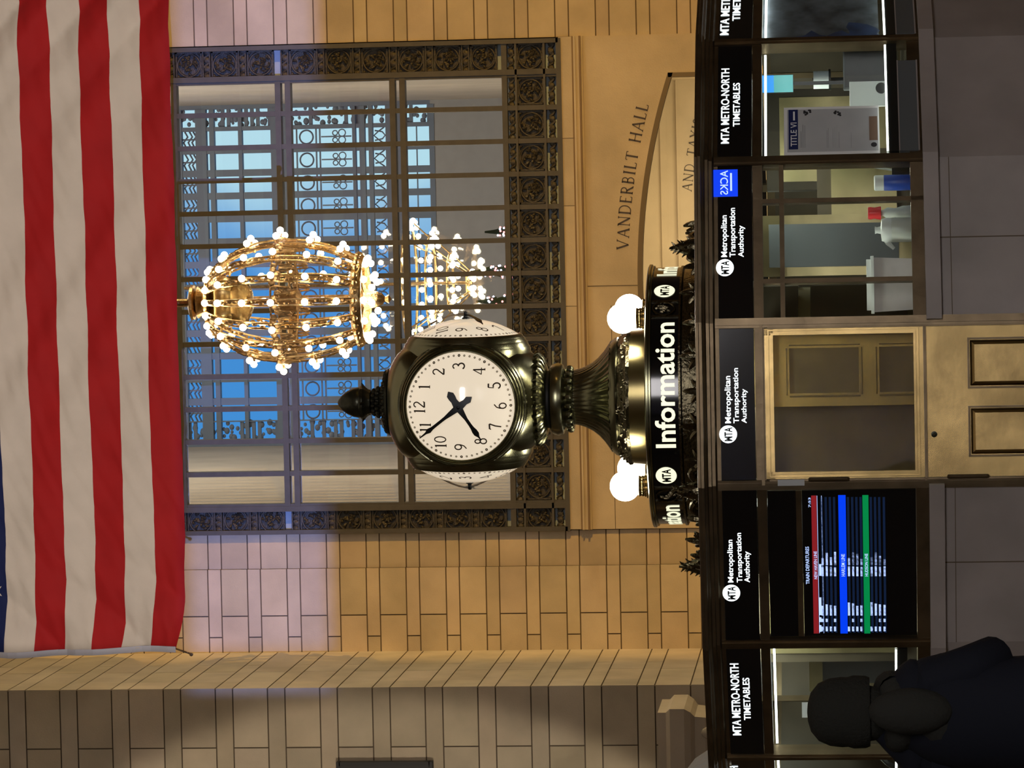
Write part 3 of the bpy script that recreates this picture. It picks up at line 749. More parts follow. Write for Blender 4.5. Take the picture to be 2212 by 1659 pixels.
# marble base and ledge
mb = MB()
zl1, zl0 = 1.137, 1.058
sweep(mb, [(0, 0), (.02, 0), (.02, .12), (0, .14), (0, zl0)], skip=(FD,))
mb.build('marble_base', M['marble'], B, 25)
mb = MB(); rs = random.Random(2)
for i in range(NP):
    if i == FD: continue
    m_, L = FT[i]; a, b = poly_off(.06)[i], poly_off(.06)[(i + 1) % NP]; c, d = poly_off(-.10)[(i + 1) % NP], poly_off(-.10)[i]
    vs = [(p.x, p.y, z) for z in (zl0, zl1) for p in (a, b, c, d)]
    mb.add(vs, [(3, 2, 1, 0), (4, 5, 6, 7), (0, 1, 5, 4), (1, 2, 6, 5), (2, 3, 7, 6), (3, 0, 4, 7)])
mb.build('marble_ledge', M['marble'], B, 20)
for i in (FC, FE):
    m_, L = FT[i]; MB(m_).box(L * .5, L * .5 + .006, -.003, .01, .14, zl0).build('marble_seam', M['joint'], B); MB(m_).box(0, L, -.003, .01, 1.0, 1.004).build('marble_seam', M['joint'], B)
# corner posts
for i in range(NP):
    m = MB(); p = plan[i]; n0 = -FT[i - 1][0].col[1].to_3d(); n1 = -FT[i][0].col[1].to_3d(); b = (n0 + n1).normalized()
    ang = math.atan2(b.y, b.x); T = Matrix.Translation((p.x, p.y, 0)) @ Matrix.Rotation(ang, 4, 'Z'); m.T = T
    z0 = zl1 if i not in (FD, FD + 1) else 0
    m.box(-.06, .008, -.026, .026, z0, 2.235); m.box(-.02, .018, -.012, .012, z0, 2.235)
    m.build('corner_post', M['dbrass'], B, 20)
# rails
mb = MB()
zt0, zt1 = 1.98, 2.03                                            # transom under the sign panels
for i in range(NP):
    m_, L = FT[i]; mb.T = m_
    MB(m_).box(.02, L - .02, -.004, .05, zt0, zt1).build('transom_rail', M['dbrass'], B, 20); MB(m_).box(.02, L - .02, .0, .05, 2.215, 2.24).build('head_rail', M['dbrass'], B, 20)
    if i != FD: MB(m_).box(.02, L - .02, -.004, .05, zl1, 1.2 + .004).build('sill_rail', M['dbrass'], B, 20)
def text_lines(mb, i, lines, bold=.012):
    for s, q0, q1, ya, yb in lines:                              # ya = start, yb = end in the picture
        ua, za = hit(i, q1, ya); ub, zb = hit(i, q1, yb); _, zt_ = hit(i, q0, (ya + yb) / 2); _, zm = hit(i, q1, (ya + yb) / 2)
        text(mb, s, ua, ub, zm, zt_, lambda x, z: FT[i][0] @ Vector((x, -.0085, z)), bold)
def disc(mb, i, q, y, r, mb2):
    u, z = hit(i, q, y); rr = r * 18 / F
    mb.add([FT[i][0] @ Vector((u + rr * cos(a * pi / 16), -.0075, z + rr * sin(a * pi / 16))) for a in range(32)], [tuple(range(32))])
    text(mb2, 'MTA', u - rr * .78, u + rr * .80, z - rr * .45, z + rr * .45, lambda x, z: FT[i][0] @ Vector((x, -.009, z)), .03)
signs = {
 FA: [('MTA METRO-NORTH', 1558, 1577, 78, -82), ('TIMETABLES', 1583, 1600, 47, -46)],
 FB: [('MTA METRO-NORTH', 1557, 1575, 312, 150), ('TIMETABLES', 1583, 1598, 275, 181)],
 FC: [('Metropolitan', 1557, 1570, 556, 466), ('Transportation', 1575, 1588, 556, 450), ('Authority', 1594, 1606, 556, 488)],
 FD: [('Metropolitan', 1565, 1578, 914, 812), ('Transportation', 1583, 1595, 914, 795), ('Authority', 1601, 1612, 914, 840)],
 FE: [('Metropolitan', 1571, 1583, 1257, 1165), ('Transportation', 1590, 1602, 1257, 1150), ('Authority', 1607, 1619, 1257, 1190)],
 FF: [('MTA METRO-NORTH', 1579, 1598, 1586, 1431), ('TIMETABLES', 1605, 1620, 1553, 1462)],
 FG: [('MTA METRO-NORTH', 1582, 1600, 1800, 1652), ('TIMETABLES', 1606, 1622, 1770, 1680)]}
for i in range(NP):
    m_, L = FT[i]; s_ = MB(m_).box(.028, L - .028, -.006, .03, zt1 + .004, 2.214).build('sign_panel', M['black'], B)
    if i in signs:
        l = MB(); text_lines(l, i, signs[i]); d = MB(); e = MB()
        if i == FC: disc(d, i, 1566, 579, 19, e)
        if i == FD: disc(d, i, 1573, 938, 19, e)
        if i == FE: disc(d, i, 1580, 1280, 19, e)
        if d.v: d.build('round_emblem', M['letter'], s_); e.build('emblem_letters', M['black'], s_)
        l.build('lettering', M['letter'], s_)
    if i == FC:  # glowing panel with mirrored text, put in as the reflection of a screen
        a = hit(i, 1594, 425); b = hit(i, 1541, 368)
        q = MB(m_).box(a[0], b[0], -.0085, -.006, a[1], b[1]).build('screen_reflection', M['sblu'], s_)
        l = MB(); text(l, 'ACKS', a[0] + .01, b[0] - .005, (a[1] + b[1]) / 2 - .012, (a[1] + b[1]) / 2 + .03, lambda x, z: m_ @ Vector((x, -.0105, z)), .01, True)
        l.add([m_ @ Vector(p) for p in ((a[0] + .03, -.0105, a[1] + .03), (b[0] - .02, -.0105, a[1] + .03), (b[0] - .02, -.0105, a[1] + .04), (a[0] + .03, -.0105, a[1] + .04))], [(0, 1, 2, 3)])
        l.build('reflected_lettering', M['swht'], s_)
# glazing, facet by facet
for i in range(NP):
    if i in (FD, FE): continue
    m_, L = FT[i]; MB(m_).box(.025, L - .025, .018, .022, 1.2, zt0).build('glass_pane', M['bglass'], B)
def muntin(i, *q): MB(FT[i][0]).box(*q).build('muntin', M['dbrass'], B, 20)   # muntins
for y in (432, 605): u = hit(FC, 1800, y)[0]; muntin(FC, u - .012, u + .012, -.004, .04, zl1, zt0)
z = hit(FC, 1689, 500)[1]; muntin(FC, .02, FT[FC][1] - .02, -.003, .039, z - .012, z + .012)
for i in range(7, 15):
    L = FT[i][1]; MB(FT[i][0]).box(.03, L - .03, .03, .05, 1.2, zt0).build('blind_panel', M['cab'], B)
# service openings with light strips and steel sills (timetable bays)
for i in (FA, FB, FF, FG):
    m_, L = FT[i]
    z = hit(FB, 1653, 230)[1]; z2 = hit(FB, 1915, 230)[1]
    q = MB(m_).box(.05, L - .05, .05, .07, z - .006, z + .006).build('light_strip', M['strip'], B)
    q = MB(m_).box(.05, L - .05, -.012, .0, z2 - .005, z2 + .005).build('light_strip', M['strip'], B)
    MB(m_).box(.04, L - .04, -.008, .03, z2 - .06, z2 - .008).build('counter_front', M['bp'], B)
    t_ = MB(m_).box(.04, L * .8, -.012, .01, zl1 + .02, z2 - .065).build('ticket_tray', M['fog'], B)
    q = MB(m_).box(.04, L * .8, -.016, -.008, zl1 + .012, zl1 + .02).box(.04, L * .8, -.016, -.008, z2 - .066, z2 - .06).build('tray_lip', M['marble'], t_)
# door
m_, L = FT[FD]; D = link('door', None, B)
dz = lambda q: hit(FD, q, 872)[1]; du = lambda y: hit(FD, 1800, y)[0]
mb = MB(m_)
ua, ub = .03, L - .03
za, zb_ = dz(1642), 0.02
g0, g1 = du(1018), du(722); gz0, gz1 = dz(1975), dz(1672)
mb.box(ua, ub, .0, .06, gz1, zt0); mb.box(ua, g0, .0, .06, .02, zt0); mb.box(g1, ub, .0, .06, .02, zt0)
mb.box(g0, g1, .0, .06, .02, gz0)
for o_, w_ in ((.0, .012), (.022, .006)):                           # mouldings round the glass
    x0, x1, z0_, z1_ = g0 + .0 - o_, g1 + o_, gz0 - o_, gz1 + o_
    mb.box(x0 - w_, x0, -.012, .005, z0_ - w_, z1_ + w_); mb.box(x1, x1 + w_, -.012, .005, z0_ - w_, z1_ + w_)
    mb.box(x0, x1, -.012, .005, z1_, z1_ + w_); mb.box(x0, x1, -.012, .005, z0_ - w_, z0_)
mb.build('door_frame', M['brass'], D, 25)
MB(m_).box(g0, g1, .03, .034, gz0, gz1).build('door_glass', M['dglass'], D)
mb = MB(m_)
mb.box(du(1046), du(698), -.02, -.0, dz(1650), dz(1643)); mb.box(du(1040), du(704), -.018, 0, dz(2002), dz(1996))
for x in (du(1036), du(706)): mb.box(x - .005, x + .005, -.018, 0, .05, dz(1660))
mb.build('door_mouldings', M['dbrass'], D, 25)
for y0, y1 in ((985, 887), (838, 740)):                           # lower raised panels
    p = MB(m_); u0, u1 = du(y0), du(y1); zt_ = dz(2097); zb0_ = .2; e_ = .022
    p.add([(u0, -.001, zb0_), (u1, -.001, zb0_), (u1, -.001, zt_), (u0, -.001, zt_), (u0 + e_, -.014, zb0_ + e_), (u1 - e_, -.014, zb0_ + e_), (u1 - e_, -.014, zt_ - e_), (u0 + e_, -.014, zt_ - e_)],
          [(0, 1, 5, 4), (1, 2, 6, 5), (2, 3, 7, 6), (3, 0, 4, 7), (4, 5, 6, 7)])
    p.build('raised_panel', M['brass'], D, 20)
    p = MB(m_)
    for q in ((u0 - .014, u0 - .004), (u1 + .004, u1 + .014)): p.box(q[0], q[1], -.014, 0, zb0_ - .014, zt_ + .014)
    p.box(u0 - .004, u1 + .004, -.014, 0, zt_ + .004, zt_ + .014); p.build('panel_moulding', M['dbrass'], D, 20)
p = MB(m_); u, z = hit(FD, 2018, 938); p.T = m_ @ Matrix.Translation((u, 0, z)) @ Matrix.Rotation(pi / 2, 4, 'X')
p.lathe([(.016, 0), (.016, .006), (.008, .008), (.007, .02), (.003, .022)], 14); p.build('door_lock', M['acorn'], D)
p = MB(m_)
for y, q0, q1 in ((1035, 1748, 1828), (1033, 2048, 2130)):
    u = du(y); p.tube([(u, -.015, dz(q1)), (u, -.015, dz(q0))], .012, 8); p.sphere((u, -.015, dz(q0)), .013, 8); p.sphere((u, -.015, dz(q1)), .013, 8)
p.build('hinges', M['dbrass'], D)
u0, z0_ = hit(FD, 1738, 1048); u1, z1_ = hit(FD, 1680, 1036)
l_ = MB(m_).box(u0 - .001, u1, -.022, -.018, z0_, z1_).build('door_tag', M['paper'], D)
# inner brass partition seen through the door glass
mb = MB(m_); k0, k1 = du(880) , du(700)
mb.box(k0, k1, .25, .3, 1.0, 2.1); mb.m = 1
for q0, q1 in ((1705, 1860), (1902, 1985)):
    a, b = du(855), du(752); zz0, zz1 = dz(q1), dz(q0); mb.box(a, b, .243, .25, zz0, zz1); mb.m = 0
    for w_ in (0, .012):
        mb.box(a - w_, a - w_ + .009, .235, .25, zz0, zz1); mb.box(b + w_, b + w_ + .006, .235, .25, zz0, zz1)
        mb.box(a, b, .235, .25, zz1 + w_, zz1 + w_ + .006); mb.box(a, b, .235, .25, zz0 - w_, zz0 - w_ + .006); mb.m = 1
mb.m = 1; mb.box(du(1040), k0, .5, .55, 1.0, 2.1)
mb.build('inner_partition', [M['brass'], M['dbrass']], B, 20)
# interior: desk ring, centre column, cabinets, ceiling lamps
mb = MB(); a_, b_ = poly_off(-.06), poly_off(-.62)
for i in range(NP):
    if i == FD: continue
    j = (i + 1) % NP; vs = [(p.x, p.y, z) for z in (1.15, 1.19) for p in (a_[i], a_[j], b_[j], b_[i])]
    mb.add(vs, [(3, 2, 1, 0), (4, 5, 6, 7), (0, 1, 5, 4), (1, 2, 6, 5), (2, 3, 7, 6), (3, 0, 4, 7)])
    mb.add([(a_[i].x, a_[i].y, 0.02), (a_[j].x, a_[j].y, 0.02), (a_[j].x, a_[j].y, 1.15), (a_[i].x, a_[i].y, 1.15)], [(0, 1, 2, 3)])
mb.build('desk_ring', M['cab'], B, 20)
mb = MB()
mb.lathe([(.62, 0), (.62, 2.235)], 24, cap=False); mb.m = 1
for k in range(8):
    a = k * pi / 4 + .2; mb.T = Matrix.Rotation(a, 4, 'Z'); mb.box(.6, .64, -.17, .17, 1.2, 1.75); mb.box(.6, .64, -.17, .17, 1.82, 2.15)
mb.T = Matrix(); mb.build('centre_column', [M['cabl'], M['cab']], B, 25)
for k, (x, y, w_, h) in enumerate(((-1.25, -.55, .5, 2.1), (.85, -.75, .34, 2.05), (1.15, -.35, .5, 1.7), (-.75, -.2, .4, 1.95), (1.5, .5, .6, 2.0), (-1.5, .6, .6, 1.8))):
    m = MB(); m.box(x - w_ / 2, x + w_ / 2, y - .14, y + .14, .02, h); c_ = m.build('cabinet', M['cabl'] if k % 2 else M['cab'], B)
    m = MB(); m.box(x - w_ / 2 + .05, x + w_ / 2 - .05, y - .155, y - .138, 1.25, h - .08); m.build('cabinet_door', M['fog'] if k % 2 else M['cabl'], c_)
for k, (x, y) in enumerate(((-1.3, -.95), (1.3, -.95), (.1, -2.02), (1.2, .9), (-1.2, .9))):  # the small middle lamp is added to brighten the partition behind the door
    m = MB(); h_ = .05 if k == 2 else .16; m.box(x - .16, x + .16, y - h_, y + h_, 2.215, 2.233); m.build('ceiling_lamp', M['strip'], B)
    p = BM @ Vector((x, y, 2.2)); light('booth_lamp', 'AREA', p, p - Vector((0, 0, 1)), (24 if k != 2 else 14), (.92, 1, .86), shape='RECTANGLE', size=.3, size_y=(.08 if k == 2 else .3))
# cresting on the roof
def palmette(h):
    m = MB()
    for k, (a, l) in enumerate(((-.9, .6), (-.5, .8), (0, 1), (.5, .8), (.9, .6))):
        n = 6; pts = []
        for j in range(n + 1):
            f_ = j / n; aa = a * (1 + .5 * f_); pts.append((h * l * f_ * sin(aa), -.012 * sin(pi * f_), h * l * f_ * cos(aa)))
        m.tube(pts, [.012, .016, .02, .02, .018, .014, .006], 6)
    for sx in (-1, 1):
        m.tube([(sx * (.03 + .022 * cos(j * .7)), 0, .02 + .018 * sin(j * .7)) for j in range(9)], .007, 5)
    return m.data('cresting_leaf', M['clockd'])
def cone():
    m = MB(); h = .20
    m.lathe([(.05, 0), (.06, .04), (.05, .09), (.025, .15), (.004, h)], 12)
    for k in range(26):
        f_ = k / 26; a = k * 2.4; r = .06 * (1 - f_) + .008; z = .02 + f_ * .17
        m.tube([(r * cos(a), r * sin(a), z), ((r + .02) * cos(a), (r + .02) * sin(a), z + .018)], [.009, .002], 5)
    for sx in (-1, 1):
        m.tube([(sx * (.12 + (.045 - .003 * j) * cos(2.6 - j * .5)), 0, .045 + (.04 - .002 * j) * sin(2.6 - j * .5)) for j in range(14)], [.022] * 3 + [.018] * 8 + [.012] * 3, 7)
    return m.data('cresting_cone', M['clockd'])
pl, pl2, cn = palmette(.135), palmette(.115), cone()
for k in range(32):
    a = k * 2 * pi / 32 - pi / 2 + .05; x, y = 1.0 * cos(a), 1.0 * sin(a); rz = a + pi / 2
    if k in (5, 13, 24, 29): link('cresting_cone', cn, B, (x, y, 2.345), rz)
    else: link('cresting_leaf', pl if k % 2 else pl2, B, (x, y, 2.345), rz)
m = MB(); m.lathe([(.97, 2.34), (1.03, 2.34), (1.03, 2.365), (1.0, 2.375), (.97, 2.365), (.97, 2.34)], 64, cap=False); m.build('cresting_rail', M['dbrass'], B)

# display screen in the bay left of the door
def screen():
    i = FE; m_, L = FT[i]; W = BM @ m_
    t = thing('display_screen', 'dark train departure screen with red, blue and green bars left of the booth door', 'screen', tuple(W @ Vector((L / 2, .02, 1.2))), 0)
    t.rotation_euler = W.to_euler(); t.location = W @ Vector((0, 0, 0))
    h = lambda q, y: hit(i, q, y)
    u0, u1 = .037, L - .037
    MB().box(u0, u1, .012, .03, 1.206, h(1735, 1220)[1]).build('panel', M['sblk'], t)
    MB().box(u0, u1, .012, .03, h(1722, 1220)[1], zt0 - .003).build('upper_panel', M['sblk'], t)
    MB().box(u0, u1, .005, .03, h(1734, 1220)[1], h(1722, 1220)[1]).build('divider', M['dbrass'], t)
    def bar(q0, q1, y0, y1, mm, nm, dy=.0):
        a = h(q1, (y0 + y1) / 2); c = h(q0, (y0 + y1) / 2); b0 = h(q0, y0)[0]; b1 = h(q0, y1)[0]
        return MB().box(b0, b1, .0105 - dy, .0118, a[1], c[1]).build(nm, mm, t)
    bar(1755, 1766, 1370, 1072, M['sred'], 'red_bar'); bar(1813, 1829, 1370, 1071, M['sblu'], 'blue_bar'); bar(1865, 1878, 1370, 1071, M['sgrn'], 'green_bar')
    rows = [1777, 1786, 1795, 1804, 1834, 1843, 1852, 1861, 1883, 1892, 1901, 1911]
    n = MB(); tx = MB(); rr = random.Random(4)
    def dash(mb, q, y0, y1, hh=5):
        a = h(q + hh / 2, (y0 + y1) / 2)[1]; c = h(q - hh / 2, (y0 + y1) / 2)[1]; mb.box(h(q, y0)[0], h(q, y1)[0], .0095, .0105, a, c)
    for q in rows:
        dash(n, q, 1368, 1075, 5)
        for y0, y1 in ((1365, 1355), (1345, 1338) if rr.random() < .7 else (1345, 1344), (1331, 1331 - rr.uniform(20, 30)), (1246, 1246 - rr.uniform(18, 22)), (1222, 1222 - rr.uniform(12, 30))):
            if y0 - y1 > 2: dash(tx, q, y0, y1, 4.5)
    dash(tx, 1772, 1366, 1352, 5); dash(tx, 1772, 1345, 1335, 5); dash(tx, 1772, 1330, 1292, 5); dash(tx, 1772, 1245, 1220, 5)
    for q in (1767.5, 1777): dash(tx, q, 1369, 1072, 1)
    n.build('screen_rows', M['snav'], t)
    def st(s, q0, q1, y0, y1):
        a = h(q1, (y0 + y1) / 2)[1]; c = h(q0, (y0 + y1) / 2)[1]
        text(tx, s, h(q1, y0)[0], h(q1, y1)[0], a, c, lambda x, z: (x, .0088, z), .008)
    st('TRAIN DEPARTURES', 1740, 1748, 1263, 1182); st('7:53', 1746, 1751, 1097, 1076)
    st('NEW HAVEN LINE', 1758, 1765, 1252, 1192); st('HARLEM LINE', 1817, 1825, 1246, 1198); st('HUDSON LINE', 1868, 1875, 1246, 1197)
    tx.build('screen_text', M['swht'], t)
screen()

# ------------------------------------------------------------------ sign drum on the booth roof
DRc = Vector((at(1430, 855, Yb).x, Yb, 0)); DA = rad(2.97)
T = thing('sign_drum', 'round bronze drum on the booth roof with lit Information lettering', 'sign', (DRc.x, DRc.y, 2.352), DA)
zz = 2.352; R = .752
dzq = lambda q: at(q, 855, 19.28).z - zz
zA, zB, zC, zD = dzq(1466), dzq(1407), dzq(1393), 0
m = MB(); m.lathe([(R + .02, 0), (R + .02, .015), (R - .01, .03), (R - .01, zA - .02), (R + .01, zA - .012), (R + .01, zA)], 96, cap=False); m.build('skirt', M['clockd'], T)
m = MB(); m.lathe([(R, zA), (R, zB)], 96, cap=False); band_ = m.build('sign_band', M['black'], T)
m = MB(); m.lathe([(R, zB), (R + .012, zB + .004), (R + .012, zB + .014), (R + .02, zB + .018), (R + .02, zC - .006), (R + .01, zC), (.35, zC + .01)], 96, cap=False); m.build('top_rim', M['clockm'], T)
def on_drum(off): return lambda s, z: ((R + off) * sin(s / R), -(R + off) * cos(s / R), z)
zi0, zi1 = dzq(1458), dzq(1410)
for k in range(4):
    lt = MB(); dk = MB(); ds = MB(); orn = MB()
    base = k * pi / 2; s0 = (rad(-23) + base) * R; s1 = (rad(33.5) + base) * R
    text(lt, 'Information', s0, s1, zi0 + .003, zi1 - .008, on_drum(.003), .022)
    sc = (rad(-37) + base) * R; rr = .060; zc_ = (zi0 + zi1) / 2; fd = on_drum(.003); fd2 = on_drum(.005)
    ds.add([fd(sc + rr * cos(a * pi / 16), zc_ + rr * sin(a * pi / 16)) for a in range(32)], [tuple(range(32))])
    text(dk, 'MTA', sc - rr * .76, sc + rr * .78, zc_ - rr * .42, zc_ + rr * .42, fd2, .03)
    so = (rad(-49) + base) * R; fo = on_drum(.0)
    for sx in (-.062, .055): 
        for j in range(1): orn.add([on_drum(o_)(so + sx + e_, z_) for z_ in (zA, zB) for e_, o_ in ((0, .0), (0, .008), (.012, .008), (.012, .0))], [(0, 1, 5, 4), (1, 2, 6, 5), (2, 3, 7, 6)])
    orn.tube([on_drum(.006)(so + .048 * cos(j * pi / 12), zc_ + .062 * sin(j * pi / 12)) for j in range(25)], .007, 6, False)
    r_ = random.Random(k)
    for j in range(14):
        a = r_.uniform(0, 6.28); q = r_.uniform(0, .035); p0 = Vector(on_drum(.006)(so + q * cos(a), zc_ + 1.2 * q * sin(a))); orn.sphere(p0, .010, 6, (1, 1, 1.6))
    lt.build('lettering', M['cream'], band_); ds.build('round_emblem', M['cream'], band_); dk.build('emblem_letters', M['black'], band_); orn.build('rosette', M['clockd'], T)
m = MB(); zl = zC + .005
Zq = lambda q: at(q, 860, 20).z - zz
m.lathe([(.42, zl - .01), (.405, zl), (.40, Zq(1366)), (.395, Zq(1364))], 64); m.build('lid', mat('lid_brass', (.22, .18, .08), .24, 1, var=.15, scale=3), T)
m = MB(); m.lathe([(.40, Zq(1367)), (.405, Zq(1360)), (.375, Zq(1350)), (.345, Zq(1340))], 72, cap=False, rf=lambda a, r, z: r + .006 * cos(20 * a + 90 * z) + .004 * cos(37 * a - 60 * z))
r_ = random.Random(9)
for k in range(90):
    a = r_.uniform(0, 6.28); f_ = r_.random(); r = .40 - .05 * f_; z = Zq(1362) + (Zq(1342) - Zq(1362)) * f_
    m.tube([(r * cos(a + .02 * j), r * sin(a + .02 * j), z + .012 * sin(j)) for j in range(5)], [.003, .008, .009, .006, .003], 5)
m.build('ornament_band', M['clockd'], T)
m = MB(); m.lathe([(.345, Zq(1340)), (.35, Zq(1337)), (.345, Zq(1331)), (.335, Zq(1327)), (.325, Zq(1322))], 64, cap=False); m.build('roll_moulding', M['clockm'], T)
m = MB(); fl = lambda a, r, z: r * (1 + (.02 + .015 * max(0, min(1, (r - .15) / .15))) * (abs(cos(21 * a + 1.5 * sin(z * 9))) - .6) + .006 * cos(9 * a))
m.lathe([(.325, Zq(1322)), (.30, Zq(1316)), (.262, Zq(1306)), (.228, Zq(1294)), (.200, Zq(1281)), (.178, Zq(1266)), (.165, Zq(1252)), (.160, Zq(1242))], 240, cap=False, rf=fl); m.build('flared_foot', M['clockm'], T, 60)

# globe lamps
def globe():
    t = thing('globe_lamp', 'x', 'lamp', (0, 0, 0), 0, 'globe lamps on the booth drum')
    m = MB(); m.lathe([(.068, 0), (.070, .006), (.060, .010), (.063, .018), (.056, .022), (.060, .032), (.054, .038), (.060, .052), (.05, .056)], 72, rf=lambda a, r, z: r * (1 + .03 * cos(18 * a))); m.build('fluted_cup', M['brass'], t)
    m = MB(); m.sphere((0, 0, .055 + .078), .088, 28); m.build('globe', M['lamp'], t); return t
g = globe()
zg = zz + zC + .0105
pos = []
for q, y, Y in ((1352, 1050, 19.62), (1370, 1012, 20.32), (1340, 688, 19.68), (1366, 667, 20.36)):
    p = at(q, y, Y); pos.append((p.x, p.y, zg))
labs = ['bright white globe lamp on the drum, the near one on the left', 'bright globe lamp on the left behind the nearer left globe',
        'bright white globe lamp on the drum, the near one on the right', 'bright globe lamp on the right, farther and half hidden']
g.location = pos[0]; g['label'] = labs[0]
for p, l in zip(pos[1:], labs[1:]): dup(g, p, 0, l)

# ------------------------------------------------------------------ the clock
CB = Zq(1241.4) + zz
K = thing('four_faced_clock', 'brass four faced clock with round opal dials and an acorn finial on the booth', 'clock', (at(1230, 862, Yb).x, Yb, CB), rad(-1.3))
kz = lambda q: at(q, 862, 20).z - CB
m = MB()
m.lathe([(.16, 0), (.175, kz(1240)), (.15, kz(1226)), (.17, kz(1222)), (.205, kz(1217)), (.215, kz(1206)), (.205, kz(1194)), (.18, kz(1189))], 48)
for k in range(22):
    a = 2 * pi * k / 22; m.sphere((.182 * cos(a), .182 * sin(a), kz(1232)), .018, 8, (1, 1, 1.2))
m.build('base_plate', M['clockm'], K)
m = MB(); m.lathe([(.17, kz(1190)), (.17, kz(1178))], 32, cap=False); m.build('neck', M['dark'], K)
m = MB(); n = 24
m.lathe([(.18, kz(1184)), (.205, kz(1181)), (.245, kz(1174)), (.262, kz(1167)), (.255, kz(1161)), (.24, kz(1158))], 120, rf=lambda a, r, z: r * (1 + .025 * abs(sin(15 * a))))
for k in range(30):
    a = 2 * pi * k / 30; T_ = Matrix.Rotation(a, 4, 'Z'); m.T = T_
    m.tube([(.215, 0, kz(1180)), (.250, .004, kz(1173)), (.272, 0, kz(1165)), (.266, -.004, kz(1158)), (.25, 0, kz(1152))], [.006, .011, .009, .007, .002], 6)
m.T = Matrix(); m.build('leaf_collar', M['clockm'], K)
# body
prof = [(1166, .245), (1156, .268), (1142, .295), (1126, .325), (1106, .335), (1084, .343), (1050, .347), (1000, .348), (950, .348), (920, .346), (904, .343), (890, .335), (876, .318), (864, .288), (854, .248), (847, .21), (842, .18)]
m = MB(); N = 96; vs = []
for j, (q, h) in enumerate(prof):
    f_ = j / (len(prof) - 1); zf = (q - 1000) / 165; e = 2 + 2.1 * max(0, 1 - zf * zf) ** 1.1
    for i in range(N):
        a = 2 * pi * i / N; c, s = cos(a), sin(a); r = h / ((abs(c) ** e + abs(s) ** e) ** (1 / e)); vs.append((r * c, r * s, kz(q)))
m.add(vs, [(j * N + i, j * N + (i + 1) % N, (j + 1) * N + (i + 1) % N, (j + 1) * N + i) for j in range(len(prof) - 1) for i in range(N)] + [tuple((len(prof) - 1) * N + i for i in range(N)), tuple(reversed(range(N)))])
m.build('clock_case', M['clockm'], K, 50)
m = MB()                                                          # beaded top and acorn
m.lathe([(.20, kz(843)), (.195, kz(838)), (.15, kz(834)), (.10, kz(829)), (.09, kz(825)), (.075, kz(820)), (.08, kz(815)), (.065, kz(811)), (.07, kz(806)), (.055, kz(803))], 32)
for q, r, nn in ((836, .175, 30), (830, .115, 20), (817, .082, 16), (808, .07, 14)):
    for k in range(nn): a = 2 * pi * k / nn; m.sphere((r * cos(a), r * sin(a), kz(q)), .014, 6)
m.build('beaded_neck', M['acorn'], K)
m = MB(); m.lathe([(.05, kz(803)), (.072, kz(801)), (.075, kz(796)), (.088, kz(790)), (.098, kz(786)), (.098, kz(782)), (.092, kz(778))], 32, rf=lambda a, r, z: r * (1 + .04 * cos(10 * a)))
for k in range(4): a = k * pi / 2; m.tube([(.085 * cos(a), .085 * sin(a), kz(786)), (.115 * cos(a), .115 * sin(a), kz(782))], [.014, .003], 6)
m.lathe([(.088, kz(780)), (.092, kz(775)), (.086, kz(764)), (.07, kz(751)), (.045, kz(739)), (.02, kz(732)), (.002, kz(729))], 32); m.build('acorn_finial', M['acorn'], K)
